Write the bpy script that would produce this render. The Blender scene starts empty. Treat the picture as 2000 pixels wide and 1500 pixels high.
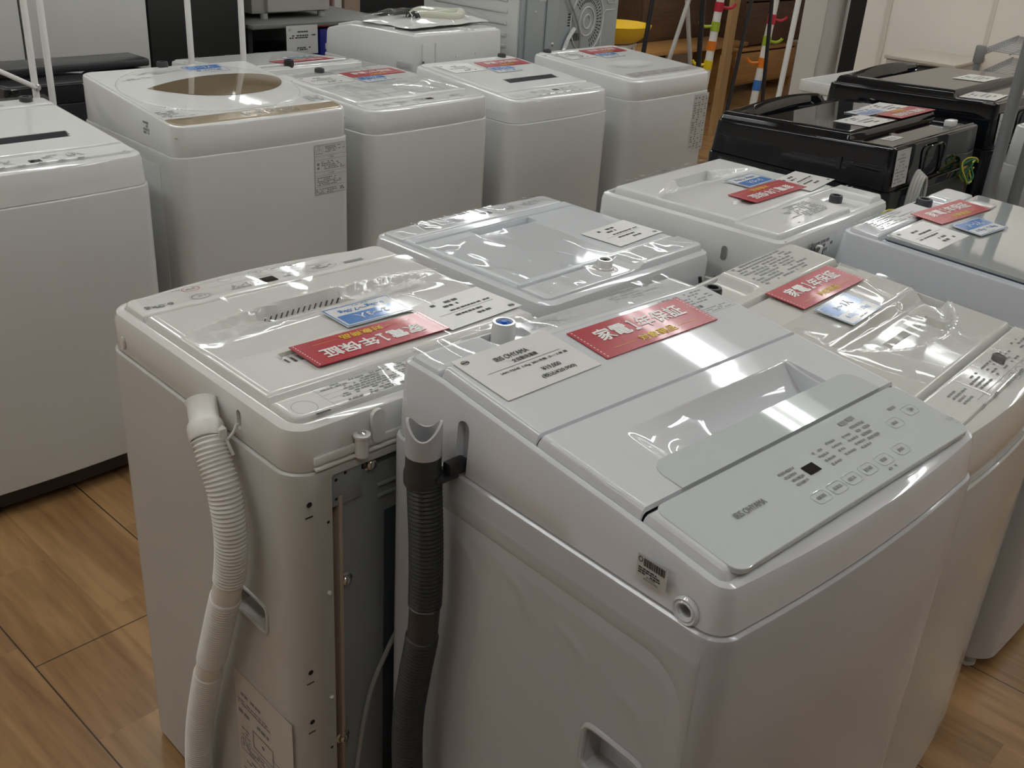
import bpy, bmesh, math, random
import numpy as np
from mathutils import Vector, Matrix, noise
SC = bpy.context.scene
COL = SC.collection
pi = math.pi

# ------------------------------------------------------------------ camera
cam_d = bpy.data.cameras.new('camera')
cam = bpy.data.objects.new('camera', cam_d)
COL.objects.link(cam)
SC.camera = cam
cam_d.sensor_fit = 'HORIZONTAL'
cam_d.sensor_width = 36
cam_d.lens = 1992.8 / 2000 * 36
cam_d.clip_start = .02
FW = Vector((.66736, .59822, -.44358)); RT = Vector((.68870, -.72239, .06193)); UP = Vector((.28339, .34682, .89409))
m3 = Matrix((RT, UP, -FW)).transposed()
cam.matrix_world = Matrix.Translation((0, 0, 1.5294)) @ m3.to_4x4()

# ------------------------------------------------------------------ world, exposure
w = bpy.data.worlds.new('world'); SC.world = w; w.use_nodes = True
w.node_tree.nodes['Background'].inputs[0].default_value = (.9, .95, 1, 1)
w.node_tree.nodes['Background'].inputs[1].default_value = .25
SC.view_settings.view_transform = 'Standard'
SC.view_settings.look = 'None'
SC.view_settings.gamma = 1
SC.view_settings.use_curve_mapping = False
SC.view_settings.exposure = 0.29
TUBE_POWER = 20.0
CEIL = 2.75

# ------------------------------------------------------------------ materials
MATS = {}
def mat(name, col, rough=.4, metal=0, coat=0, spec=.5, bump=None, alpha=None, emit=None):
    if name in MATS: return MATS[name]
    m = bpy.data.materials.new(name); m.use_nodes = True
    b = m.node_tree.nodes['Principled BSDF']; nt = m.node_tree
    b.inputs['Base Color'].default_value = (*col, 1)
    b.inputs['Roughness'].default_value = rough
    b.inputs['Metallic'].default_value = metal
    b.inputs['Coat Weight'].default_value = coat
    b.inputs['Coat Roughness'].default_value = .05
    b.inputs['Specular IOR Level'].default_value = spec
    if emit:
        b.inputs['Emission Color'].default_value = (*emit[0], 1); b.inputs['Emission Strength'].default_value = emit[1]
    if bump:
        sc, st = bump
        tc = nt.nodes.new('ShaderNodeTexCoord'); n = nt.nodes.new('ShaderNodeTexNoise')
        n.inputs['Scale'].default_value = sc; n.inputs['Detail'].default_value = 3
        bp = nt.nodes.new('ShaderNodeBump'); bp.inputs['Strength'].default_value = st; bp.inputs['Distance'].default_value = .002
        nt.links.new(tc.outputs['Object'], n.inputs['Vector']); nt.links.new(n.outputs['Fac'], bp.inputs['Height'])
        nt.links.new(bp.outputs['Normal'], b.inputs['Normal'])
    MATS[name] = m
    return m
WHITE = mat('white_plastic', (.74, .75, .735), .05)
WHITE_P = mat('shaded_white_paint', (.62, .625, .61), .24, bump=(900, .03))  # body paints darkened below the plastic: shade of the sides in their colour
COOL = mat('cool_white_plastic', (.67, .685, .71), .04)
COOL_P = mat('shaded_cool_white_paint', (.47, .478, .49), .11, bump=(900, .03))
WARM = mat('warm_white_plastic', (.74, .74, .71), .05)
WARM_P = mat('shaded_warm_white_paint', (.52, .515, .485), .26, bump=(900, .03))
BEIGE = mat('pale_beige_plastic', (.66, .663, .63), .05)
BEIGE_P = mat('shaded_beige_paint', (.46, .46, .44), .14)
GREYW = mat('bluish_grey_plastic', (.58, .60, .645), .2)
GREYGLASS = mat('grey_glass', (.40, .43, .44), .02, coat=1, spec=.9)
CLEARLID = mat('pale_blue_gloss', (.66, .695, .72), .05, coat=.3)
PANEL = mat('pale_green_grey_panel', (.56, .595, .59), .03)
GOLD = mat('champagne_panel', (.42, .345, .24), .18, metal=.25)
GOLDWIN = mat('smoked_gold_window', (.20, .15, .085), .04, coat=.6)
BLACKG = mat('black_gloss', (.006, .007, .009), .035)
BLACKP = mat('black_plastic', (.018, .018, .02), .35)
BLACKM = mat('black_matte', (.012, .012, .013), .55)
DARKSLOT = mat('dark_recess', (.006, .008, .014), .5, spec=.15)
DGREY = mat('dark_grey_plastic', (.05, .052, .056), .35)
HOSEGREY = mat('charcoal_hose', (.032, .036, .037), .33)
HOSEWHITE = mat('ivory_hose', (.84, .83, .79), .35)
LGREY = mat('light_grey_rubber', (.45, .45, .46), .5)
GALV = mat('galvanised_steel', (.34, .375, .385), .33, metal=.3, bump=(60, .05))
GALV_L = mat('bright_galvanised_steel', (.60, .62, .62), .34, metal=.2, bump=(40, .05))
CHROME = mat('chrome', (.75, .75, .76), .12, metal=1)
PAPER = mat('white_paper', (.73, .73, .70), .6)
TAGP = mat('laminated_paper', (.70, .70, .67), .3)
STICK = mat('sticker_paper', (.56, .56, .54), .5)
REDC = mat('red_card', (.44, .02, .034), .28, coat=.25, bump=(26, .12))
BLUEC = mat('blue_ink', (.09, .25, .62), .2, coat=.5)
WHITEC = mat('white_card', (.72, .73, .73), .28, coat=.25, bump=(26, .12))
WINK = mat('white_ink', (.85, .85, .83), .3)
YINK = mat('yellow_ink', (.82, .60, .03), .3)
INK = mat('black_ink', (.03, .03, .035), .5)
GINK = mat('grey_ink', (.22, .23, .23), .5)
LINK = mat('light_grey_ink', (.38, .39, .40), .5)
RINK = mat('red_ink', (.5, .06, .05), .5)
BLUEP = mat('blue_plastic', (.03, .16, .62), .3)
FOOT = mat('black_rubber', (.03, .03, .03), .6)
FOOTW = mat('white_rubber', (.6, .6, .6), .6)

def film_mat():
    m = bpy.data.materials.new('clear_film'); m.use_nodes = True; nt = m.node_tree
    nt.nodes.clear()
    o = nt.nodes.new('ShaderNodeOutputMaterial'); mx = nt.nodes.new('ShaderNodeMixShader')
    t = nt.nodes.new('ShaderNodeBsdfTransparent'); g = nt.nodes.new('ShaderNodeBsdfGlossy')
    g.inputs['Roughness'].default_value = .05
    f = nt.nodes.new('ShaderNodeLayerWeight'); f.inputs['Blend'].default_value = .5
    p = nt.nodes.new('ShaderNodeMath'); p.operation = 'POWER'; p.inputs[1].default_value = 4
    q = nt.nodes.new('ShaderNodeMath'); q.operation = 'MULTIPLY_ADD'; q.inputs[1].default_value = .4; q.inputs[2].default_value = .035
    nt.links.new(f.outputs['Facing'], p.inputs[0]); nt.links.new(p.outputs[0], q.inputs[0])
    nt.links.new(q.outputs[0], mx.inputs[0]); nt.links.new(t.outputs[0], mx.inputs[1]); nt.links.new(g.outputs[0], mx.inputs[2])
    nt.links.new(mx.outputs[0], o.inputs[0])
    return m
FILM = film_mat()

def wood_mat(name, c1, c2, scale, grain_axis=1, plank=None, rough=.4):
    m = bpy.data.materials.new(name); m.use_nodes = True; nt = m.node_tree; b = nt.nodes['Principled BSDF']
    N = nt.nodes.new; L = nt.links.new
    tc = N('ShaderNodeTexCoord'); src = tc.outputs['Object']
    mp = N('ShaderNodeMapping'); s = [scale, scale, scale]; s[grain_axis] = scale * .09
    mp.inputs['Scale'].default_value = s
    L(src, mp.inputs['Vector'])
    vec = mp.outputs['Vector']; rnd = None
    if plank:
        pw, pl, ox = plank
        mp2 = N('ShaderNodeMapping'); mp2.inputs['Rotation'].default_value = (0, 0, pi / 2); mp2.inputs['Location'].default_value = (0, ox, 0)
        L(src, mp2.inputs['Vector'])
        def brick(width, height, mort, off):
            br = N('ShaderNodeTexBrick'); br.inputs['Scale'].default_value = 1
            br.inputs['Brick Width'].default_value = width; br.inputs['Row Height'].default_value = height
            br.inputs['Mortar Size'].default_value = mort; br.inputs['Mortar Smooth'].default_value = 0
            br.inputs['Color1'].default_value = (0, 0, 0, 1); br.inputs['Color2'].default_value = (1, 1, 1, 1); br.inputs['Mortar'].default_value = (.5, .5, .5, 1)
            br.inputs['Bias'].default_value = 0; br.offset = off; br.offset_frequency = 2
            L(mp2.outputs['Vector'], br.inputs['Vector']); return br
        big = brick(pl, pw, .0016, .37); small = brick(.62, pw / 2, .0002, .43)
        ad = N('ShaderNodeVectorMath'); ad.operation = 'MULTIPLY_ADD'
        L(small.outputs['Color'], ad.inputs[0]); ad.inputs[1].default_value = (7.3, 3.1, 5.7); L(vec, ad.inputs[2]); vec = ad.outputs[0]
        rnd = small
    n1 = N('ShaderNodeTexNoise'); n1.inputs['Scale'].default_value = 1; n1.inputs['Detail'].default_value = 6; n1.inputs['Roughness'].default_value = .62; n1.inputs['Distortion'].default_value = 1.2
    L(vec, n1.inputs['Vector'])
    n2 = N('ShaderNodeTexNoise'); n2.inputs['Scale'].default_value = 6; n2.inputs['Detail'].default_value = 4
    L(vec, n2.inputs['Vector'])
    a = N('ShaderNodeMath'); a.operation = 'MULTIPLY_ADD'; L(n2.outputs['Fac'], a.inputs[0]); a.inputs[1].default_value = .5; L(n1.outputs['Fac'], a.inputs[2])
    fac = a.outputs[0]
    if rnd:
        a2 = N('ShaderNodeMath'); a2.operation = 'MULTIPLY_ADD'; L(rnd.outputs['Color'], a2.inputs[0]); a2.inputs[1].default_value = .16; L(fac, a2.inputs[2]); fac = a2.outputs[0]
    cr = N('ShaderNodeValToRGB'); e = cr.color_ramp.elements
    e[0].position = .42 if not plank else .52; e[0].color = (*c1, 1); e[1].position = .95 if not plank else 1.0; e[1].color = (*c2, 1)
    L(fac, cr.inputs[0]); out = cr.outputs[0]
    if plank:
        mx = N('ShaderNodeMix'); mx.data_type = 'RGBA'; L(big.outputs['Fac'], mx.inputs['Factor']); L(out, mx.inputs['A']); mx.inputs['B'].default_value = (.035, .018, .008, 1); out = mx.outputs['Result']
    L(out, b.inputs['Base Color']); b.inputs['Roughness'].default_value = rough
    bp = N('ShaderNodeBump'); bp.inputs['Strength'].default_value = .12; bp.inputs['Distance'].default_value = .001
    L(n2.outputs['Fac'], bp.inputs['Height']); L(bp.outputs[0], b.inputs['Normal'])
    return m

# ------------------------------------------------------------------ mesh helpers
def finish(name, me, m, parent=None, smooth=True, ang=35):
    me.validate()
    if isinstance(m, (list, tuple)):
        for k in m: me.materials.append(k)
    else: me.materials.append(m)
    if smooth:
        me.polygons.foreach_set('use_smooth', [True] * len(me.polygons))
        me.set_sharp_from_angle(angle=math.radians(ang))
    o = bpy.data.objects.new(name, me); COL.objects.link(o)
    if parent: o.parent = parent
    return o
def mk(name, vs, fs, m, parent=None, smooth=True, ang=35):
    me = bpy.data.meshes.new(name); me.from_pydata([tuple(v) for v in vs], [], fs)
    return finish(name, me, m, parent, smooth, ang)
def recalc(o):
    b = bmesh.new(); b.from_mesh(o.data); bmesh.ops.recalc_face_normals(b, faces=b.faces); b.to_mesh(o.data); b.free(); return o
class MB:
    """collects primitive shapes into one mesh"""
    def __init__(s): s.v = []; s.f = []
    def add(s, vs, fs):
        n = len(s.v); s.v += [tuple(v) for v in vs]; s.f += [tuple(i + n for i in f) for f in fs]; return s
    def box(s, x0, x1, y0, y1, z0, z1, bev=0, M=None):
        if bev <= 0:
            vs = [(x, y, z) for z in (z0, z1) for y in (y0, y1) for x in (x0, x1)]
            fs = [(0, 2, 3, 1), (4, 5, 7, 6), (0, 1, 5, 4), (2, 6, 7, 3), (0, 4, 6, 2), (1, 3, 7, 5)]
        else:
            b = bmesh.new(); bmesh.ops.create_cube(b, size=1)
            for v in b.verts:
                v.co = ((x0 + x1) / 2 + v.co.x * (x1 - x0), (y0 + y1) / 2 + v.co.y * (y1 - y0), (z0 + z1) / 2 + v.co.z * (z1 - z0))
            bmesh.ops.bevel(b, geom=list(b.edges), offset=bev, segments=2, affect='EDGES', profile=.5)
            b.verts.index_update(); vs = [v.co.copy() for v in b.verts]; fs = [tuple(v.index for v in f.verts) for f in b.faces]; b.free()
        if M is not None: vs = [M @ Vector(v) for v in vs]
        return s.add(vs, fs)
    def lathe(s, prof, seg=24, M=None, cap=True):
        vs = []; fs = []
        for r, z in prof:
            for i in range(seg): vs.append(Vector((r * math.cos(2 * pi * i / seg), r * math.sin(2 * pi * i / seg), z)))
        for k in range(len(prof) - 1):
            for i in range(seg):
                j = (i + 1) % seg; fs.append((k * seg + i, k * seg + j, (k + 1) * seg + j, (k + 1) * seg + i))
        if cap:
            fs.append(tuple(range(seg - 1, -1, -1))); n = (len(prof) - 1) * seg; fs.append(tuple(range(n, n + seg)))
        if M is not None: vs = [M @ v for v in vs]
        return s.add(vs, fs)
    def tube(s, pts, r, seg=10, closed=False, cap=True):
        pts = [Vector(p) for p in pts]; n = len(pts); rs = r if isinstance(r, (list, tuple, np.ndarray)) else [r] * n
        T = []
        for i in range(n):
            a = pts[(i - 1) % n] if (closed or i > 0) else pts[0]; b = pts[(i + 1) % n] if (closed or i < n - 1) else pts[-1]
            T.append((b - a).normalized())
        u = T[0].orthogonal().normalized(); vs = []; fs = []
        for i in range(n):
            u = (u - T[i] * u.dot(T[i])).normalized(); q = T[i].cross(u)
            for k in range(seg):
                a = 2 * pi * k / seg; vs.append(pts[i] + (u * math.cos(a) + q * math.sin(a)) * rs[i])
        for i in range(n if closed else n - 1):
            for k in range(seg):
                j = (k + 1) % seg; i2 = (i + 1) % n
                fs.append((i * seg + k, i * seg + j, i2 * seg + j, i2 * seg + k))
        if cap and not closed:
            fs.append(tuple(range(seg - 1, -1, -1))); fs.append(tuple(range((n - 1) * seg, n * seg)))
        return s.add(vs, fs)
    def prism(s, poly, z0, z1, M=None):
        n = len(poly); vs = [Vector((x, y, z0)) for x, y in poly] + [Vector((x, y, z1)) for x, y in poly]
        fs = [tuple(range(n - 1, -1, -1)), tuple(range(n, 2 * n))] + [(i, (i + 1) % n, n + (i + 1) % n, n + i) for i in range(n)]
        if M is not None: vs = [M @ v for v in vs]
        return s.add(vs, fs)
    def build(s, name, m, parent=None, ang=35): return recalc(mk(name, s.v, s.f, m, parent, True, ang))
def spline(pts, n):
    P = [Vector(p) for p in pts]; out = []
    for i in range(len(P) - 1):
        a = P[max(i - 1, 0)]; b = P[i]; c = P[i + 1]; d = P[min(i + 2, len(P) - 1)]
        for k in range(n):
            t = k / n
            out.append(.5 * ((2 * b) + (c - a) * t + (2 * a - 5 * b + 4 * c - d) * t * t + (3 * b - a - 3 * c + d) * t ** 3))
    out.append(P[-1]); return out
def resample(pts, step):
    d = [0]
    for a, b in zip(pts, pts[1:]): d.append(d[-1] + (Vector(b) - Vector(a)).length)
    n = max(2, int(d[-1] / step)); s = np.linspace(0, d[-1], n + 1); A = np.array([tuple(p) for p in pts])
    return [Vector((np.interp(t, d, A[:, 0]), np.interp(t, d, A[:, 1]), np.interp(t, d, A[:, 2]))) for t in s], s
def empty(name, loc, rz=0):
    o = bpy.data.objects.new(name, None); o.empty_display_size = .1; COL.objects.link(o); o.location = loc; o.rotation_euler = (0, 0, rz); return o
def tag(o, label, cat, group=None):
    o['label'] = label; o['category'] = cat
    if group: o['group'] = group
    return o
def struct(o): o['kind'] = 'structure'; return o
def copy_tree(o, parent=None):
    c = o.copy(); COL.objects.link(c)
    if parent: c.parent = parent
    for ch in list(o.children): copy_tree(ch, c)
    return c
def cut(o, cutters):
    b = o.data
    for c in cutters:
        md = o.modifiers.new('b', 'BOOLEAN'); md.operation = 'DIFFERENCE'; md.solver = 'EXACT'; md.object = c
    bpy.context.view_layer.update()
    dg = bpy.context.evaluated_depsgraph_get(); me = bpy.data.meshes.new_from_object(o.evaluated_get(dg))
    o.modifiers.clear(); o.data = me
    me.polygons.foreach_set('use_smooth', [True] * len(me.polygons)); me.set_sharp_from_angle(angle=math.radians(35))
    for c in cutters:
        d = c.data; bpy.data.objects.remove(c); bpy.data.meshes.remove(d)
    return o
def cutter(mb, parent): return mb.build('cutter', BLACKM, parent)

# ---- height-field plates
def stations(a, b, step, marks=()):
    s = list(np.arange(a, b, step)) + [b]
    for m_ in marks:
        for d in (-.0025, -.0008, .0008, .0025):
            if a <= m_ + d <= b: s.append(m_ + d)
    s = sorted(s); o = [s[0]]
    for x in s[1:]:
        if x - o[-1] > .0005: o.append(x)
    return np.array(o)
def hf(name, xs, ys, Z, m, parent):
    X, Y = np.meshgrid(xs, ys); ZZ = Z(X, Y); nx, ny = len(xs), len(ys)
    vs = np.stack([X.ravel(), Y.ravel(), ZZ.ravel()], 1).tolist()
    fs = [(j * nx + i, j * nx + i + 1, (j + 1) * nx + i + 1, (j + 1) * nx + i) for j in range(ny - 1) for i in range(nx - 1)]
    return mk(name, vs, fs, m, parent, True, 30)
def sd(X, Y, x0, x1, y0, y1, r):
    cx, cy, hx, hy = (x0 + x1) / 2, (y0 + y1) / 2, (x1 - x0) / 2, (y1 - y0) / 2
    qx = np.abs(X - cx) - (hx - r); qy = np.abs(Y - cy) - (hy - r)
    return -(np.hypot(np.maximum(qx, 0), np.maximum(qy, 0)) + np.minimum(np.maximum(qx, qy), 0) - r)
def sstep(a, b, x):
    t = np.clip((x - a) / (b - a), 0, 1); return t * t * (3 - 2 * t)
class Washer: pass
def outline(W, D, r, bow, inset):
    hw, hd = W / 2 - inset, D / 2 - inset; r = max(r - inset, .006); R = []
    for x in np.linspace(0, hw - r, 4): R.append((x, hd))
    for a in np.linspace(90, 0, 8)[1:]: R.append((hw - r + r * math.cos(math.radians(a)), hd - r + r * math.sin(math.radians(a))))
    for y in np.linspace(hd - r, -hd + r, 16)[1:]: R.append((hw, y))
    for a in np.linspace(0, -90, 8)[1:]: R.append((hw - r + r * math.cos(math.radians(a)), -hd + r + r * math.sin(math.radians(a))))
    for x in np.linspace(hw - r, 0, 8)[1:]: R.append((x, -hd))
    out = []
    for x, y in R:
        if y < 0: y -= bow * (1 - (x / hw) ** 2) * min(1, max(0, (-y - hd * .6) / (hd * .4)))
        out.append((x, y))
    return out
def shell(name, rings, m, parent, capb=True, capt=True):
    """rings: list of (half outline, z function); mirrored in x"""
    vs = []; fs = []; n = len(rings[0][0])
    for R, zf in rings:
        for x, y in R: vs.append((x, y, zf(y) if callable(zf) else zf))
        for x, y in R[1:-1]: vs.append((-x, y, zf(y) if callable(zf) else zf))
    per = 2 * n - 2
    order = list(range(n)) + [n + i for i in range(n - 2)][::-1]
    for k in range(len(rings) - 1):
        for i in range(per):
            a, b = order[i], order[(i + 1) % per]
            fs.append((k * per + a, k * per + b, (k + 1) * per + b, (k + 1) * per + a))
    def cap(k):
        o = k * per; L = lambda i: i if i in (0, n - 1) else n + i - 1
        for i in range(n - 1):
            q = []
            for t in (i, i + 1, None):
                pass
            idx = [o + i, o + i + 1, o + L(i + 1), o + L(i)]
            u = []
            for t in idx:
                if t not in u: u.append(t)
            if len(u) > 2: fs.append(tuple(u))
    if capb: cap(0)
    if capt: cap(len(rings) - 1)
    return recalc(mk(name, vs, fs, m, parent))
def washer(label, cx, cy, yaw, W, D, seam, S, r=.035, bow=0, taper=.01, lip=.004, plastic=WHITE, paint=WHITE_P, away=False, z0=.03, feet=FOOT, chamfer=.005, base=None, group=None):
    u = Washer(); u.W, u.D, u.r, u.bow = W, D, r, bow; u.plastic = plastic; u.paint = paint
    u.root = empty('washing_machine', (cx, cy, 0), yaw + (pi if away else 0)); tag(u.root, label, 'washing machine', group)
    ys = [a for a, b in S]; zs = [b for a, b in S]; u.S = lambda y: np.interp(y, ys, zs)
    zb = z0
    if base:
        zb = base
    u.cab = shell('cabinet', [(outline(W, D, r, bow, .004), zb), (outline(W, D, r, bow, 0), zb + .004), (outline(W, D, r, bow, 0), seam - .2), (outline(W, D, r, bow, 0), seam - .006), (outline(W, D, r, bow, .0012), seam - .002), (outline(W, D, r, bow, .004), seam), (outline(W, D, r, bow, .009), seam)], paint, u.root)
    if base:
        shell('plinth', [(outline(W, D, r, bow, .018), z0), (outline(W, D, r, bow, .018), base + .002)], BLACKP, u.root)
    for sx in (-1, 1):
        for sy in (-1, 1):
            MB().lathe([(.018, 0), (.021, .003), (.021, .014), (.012, min(.018, z0 + .004)), (.012, z0 + .006)], 16, Matrix.Translation((sx * (W / 2 - .05), sy * (D / 2 - .05), 0))).build('foot', feet, u.root)
    t = taper; e = chamfer; u.il = t + e + lip
    SZ = u.S
    u.frame = shell('top_frame', [(outline(W, D, r, bow, .0065), seam + .0005), (outline(W, D, r, bow, .005), seam + .003), (outline(W, D, r, bow, .005 + max(t - .005, 0) * .5), lambda y: (seam + SZ(y) - e) / 2), (outline(W, D, r, bow, t), lambda y: SZ(y) - e * 1.2), (outline(W, D, r, bow, t + e * .3), lambda y: SZ(y) - e * .35), (outline(W, D, r, bow, t + e), lambda y: SZ(y)), (outline(W, D, r, 0, u.il), lambda y: SZ(y)), (outline(W, D, r, 0, u.il + .001), lambda y: SZ(y) - .004), (outline(W, D, r, 0, u.il + .002), lambda y: SZ(y) - .062)], plastic, u.root)
    u.hw, u.hd = W / 2 - u.il, D / 2 - u.il; u.ri = max(r - u.il, .008)
    return u
def plate(u, name, rect, t, wd=.005, r=.008, h=None, m=None, mx=(), my=(), step=.012, clip=True, sub=None, crop=None):
    x0, x1, y0, y1 = rect
    if clip: x0, x1, y0, y1 = max(x0, -u.hw), min(x1, u.hw), max(y0, -u.hd), min(y1, u.hd)
    fx0, fx1, fy0, fy1 = x0 - .003, x1 + .003, y0 - .003, y1 + .003
    if crop: fy0, fy1 = max(fy0, crop[0]), min(fy1, crop[1])
    rc = min(max(r, u.ri if clip and (rect[0] < -u.hw or rect[1] > u.hw) else r), .05) + wd
    q = [rc * k / 7 for k in range(8)]
    xs = stations(fx0, fx1, step, [x0, x0 + wd, x1, x1 - wd] + list(mx) + [x0 + k for k in q] + [x1 - k for k in q]); ys = stations(fy0, fy1, step, [y0, y0 + wd, y1, y1 - wd] + list(my) + [y0 + k for k in q] + [y1 - k for k in q])
    def Z(X, Y):
        d = sd(X, Y, rect[0], rect[1], rect[2], rect[3], r)
        if clip: d = np.minimum(d, sd(X, Y, -u.hw, u.hw, -u.hd, u.hd, u.ri))
        z = u.S(Y) + np.interp(d, [-.004, -.0005, 0, wd * .55, wd, wd + .003], [-.03, -.006, -.003, t * .72, t - .0006, t])
        if h is not None: z = z + h(X, Y)
        if crop:
            for c_ in crop: z = z - .006 * (np.abs(Y - c_) < .0002)
        return z
    return hf(name, xs, ys, Z, m or u.plastic, sub or u.root)
def sheet(u, name, rect, r, t, m, parent=None, depth=.006, bev=.0008):
    x0, x1, y0, y1 = rect; xc, yc = (x0 + x1) / 2, (y0 + y1) / 2; W, D = x1 - x0, y1 - y0
    Z = lambda d: (lambda y: float(u.S(y + yc)) + d)
    o = shell(name, [(outline(W, D, r, 0, 0), Z(t - depth)), (outline(W, D, r, 0, 0), Z(t - bev)), (outline(W, D, r, 0, bev), Z(t))], m, parent or u.root)
    for v in o.data.vertices: v.co.x += xc; v.co.y += yc
    return o
def film(u, rect, dz, amp=.0009, scale=22, seed=0, step=.006, h=None):
    x0, x1, y0, y1 = rect
    xs = stations(x0, x1, step); ys = stations(y0, y1, step)
    def Z(X, Y):
        o = np.zeros_like(X)
        for i in np.ndindex(X.shape):
            v = Vector((X[i] * scale, Y[i] * scale * .6, seed)); a = noise.noise(v) + .5 * noise.noise(v * 2.3)
            rdg = 1 - abs(noise.noise(v * .7 + Vector((9, 3, seed))))
            o[i] = amp * (a * .7 + 1.5 * rdg ** 6)
        return u.S(Y) + dz + o + (h(X, Y) if h is not None else 0)
    return hf('plastic_film', xs, ys, Z, FILM, u.root)

# ---- lettering
_fc = {}
def glyphs(s, bold=0):
    k = (s, bold)
    if k not in _fc:
        c = bpy.data.curves.new('t', 'FONT'); c.body = s; c.offset = bold; c.resolution_u = 3
        o = bpy.data.objects.new('t', c); COL.objects.link(o)
        bpy.context.view_layer.update()
        me = bpy.data.meshes.new_from_object(o.evaluated_get(bpy.context.evaluated_depsgraph_get()))
        V = np.array([v.co[:2] for v in me.vertices]) if len(me.vertices) else np.zeros((0, 2)); F = [tuple(p.vertices) for p in me.polygons]
        bpy.data.objects.remove(o); bpy.data.curves.remove(c); bpy.data.meshes.remove(me)
        _fc[k] = (V, F)
    return _fc[k]
class Ink:
    """flat marks in (u,v), later mapped to 3d"""
    def __init__(s): s.v = []; s.f = []; s.lay = []
    def add(s, V, F, lay=0):
        n = len(s.v); s.v += [tuple(p) for p in V]; s.lay += [lay] * len(V); s.f += [tuple(i + n for i in f) for f in F]; return s
    def text(s, t, x, y, size, rot=0, bold=0, width=None, sx=1):
        V, F = glyphs(t); V = V.copy()
        if len(V) == 0: return s
        V[:, 0] -= (V[:, 0].min() + V[:, 0].max()) / 2; V[:, 1] -= (V[:, 1].min() + V[:, 1].max()) / 2
        k = size
        if width: k = width / (V[:, 0].max() - V[:, 0].min() + 1e-9); ky = size / (V[:, 1].max() - V[:, 1].min() + 1e-9)
        else: ky = k
        V[:, 0] *= k * sx; V[:, 1] *= ky; c, q = math.cos(rot), math.sin(rot); e = bold * size
        for li, (dx, dy) in enumerate([(0, 0), (e, 0), (-e, 0), (0, e), (0, -e)] if bold else [(0, 0)]):
            s.add(np.stack([x + dx + V[:, 0] * c - V[:, 1] * q, y + dy + V[:, 0] * q + V[:, 1] * c], 1), F, li)
        return s
    def rect(s, x0, y0, x1, y1): return s.add([(x0, y0), (x1, y0), (x1, y1), (x0, y1)], [(0, 1, 2, 3)])
    def frame(s, x0, y0, x1, y1, t):
        return s.rect(x0, y0, x1, y0 + t).rect(x0, y1 - t, x1, y1).rect(x0, y0, x0 + t, y1).rect(x1 - t, y0, x1, y1)
    def ring(s, x, y, a, b, t, n=28):
        V = []; F = []
        for i in range(n):
            c, q = math.cos(2 * pi * i / n), math.sin(2 * pi * i / n); V += [(x + a * c, y + b * q), (x + (a - t) * c, y + (b - t) * q)]
        for i in range(n):
            j = (i + 1) % n; F.append((2 * i, 2 * j, 2 * j + 1, 2 * i + 1))
        return s.add(V, F)
    def disc(s, x, y, r, n=16): return s.add([(x + r * math.cos(2 * pi * i / n), y + r * math.sin(2 * pi * i / n)) for i in range(n)], [tuple(range(n))])
    def marks(s, x0, y0, x1, y1, rows, seed=1, fill=.5, gap=.25):
        rn = random.Random(seed); dy = (y1 - y0) / rows
        for k in range(rows):
            y = y0 + k * dy; x = x0; end = x0 + (x1 - x0) * rn.uniform(.6, 1)
            while x < end:
                l = rn.uniform(.6, 2.0) * dy
                if rn.random() > gap: s.rect(x, y, min(x + l * .8, x1), y + dy * fill)
                x += l
        return s
    def build(s, name, f, m, parent):
        vs = [f(a, b) for a, b in s.v]
        return mk(name, [(p[0], p[1], p[2] + l * .00008) for p, l in zip(vs, s.lay)], s.f, m, parent, False)
def top(u, dz): return lambda a, b: (a, b, float(u.S(b)) + dz)
def sticker(u, name, size, f, ink, pm=STICK, im=INK, label=None):
    w_, h_ = size
    p = Ink().rect(-w_ / 2, -h_ / 2, w_ / 2, h_ / 2).build(name, lambda a, b: f(a, b, .0006), pm, u.root)
    ink.build('print', lambda a, b: f(a, b, .0010), im, p)
    if label: p['label'] = label
    return p

# ---- loose cards lying on the machines
def place_on(o, u, x, y, dz, rot=0):
    y = float(y); sl = float(u.S(y + .03) - u.S(y - .03)) / .06
    M = Matrix.Translation(u.root.location) @ Matrix.Rotation(u.root.rotation_euler.z, 4, 'Z') @ Matrix.Translation((x, y, float(u.S(y)) + dz)) @ Matrix.Rotation(math.atan(sl), 4, 'X') @ Matrix.Rotation(rot, 4, 'Z')
    o.matrix_world = M
    return o
def slab(name, w_, h_, t, m, wave=0, seed=0):
    xs = np.linspace(-w_ / 2, w_ / 2, 19); ys = np.linspace(-h_ / 2, h_ / 2, 9); X, Y = np.meshgrid(xs, ys)
    Zb = np.zeros_like(X)
    if wave:
        for i in np.ndindex(X.shape): Zb[i] = wave * noise.noise(Vector((X[i] * 16, Y[i] * 12, seed)))
    vs = np.concatenate([np.stack([X.ravel(), Y.ravel(), Zb.ravel() + t], 1), np.stack([X.ravel(), Y.ravel(), Zb.ravel()], 1)]).tolist()
    nx, ny = 19, 9; n = nx * ny
    fs = [(j * nx + i, j * nx + i + 1, (j + 1) * nx + i + 1, (j + 1) * nx + i) for j in range(ny - 1) for i in range(nx - 1)]
    fs += [tuple(n + q for q in f[::-1]) for f in fs]
    B = [i for i in range(nx)] + [j * nx + nx - 1 for j in range(1, ny)] + [(ny - 1) * nx + i for i in range(nx - 2, -1, -1)] + [j * nx for j in range(ny - 2, 0, -1)]
    for a, b in zip(B, B[1:] + B[:1]): fs.append((b, a, n + a, n + b))
    return mk(name, vs, fs, m)
def flat(z): return lambda a, b: (a, b, z)
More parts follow.
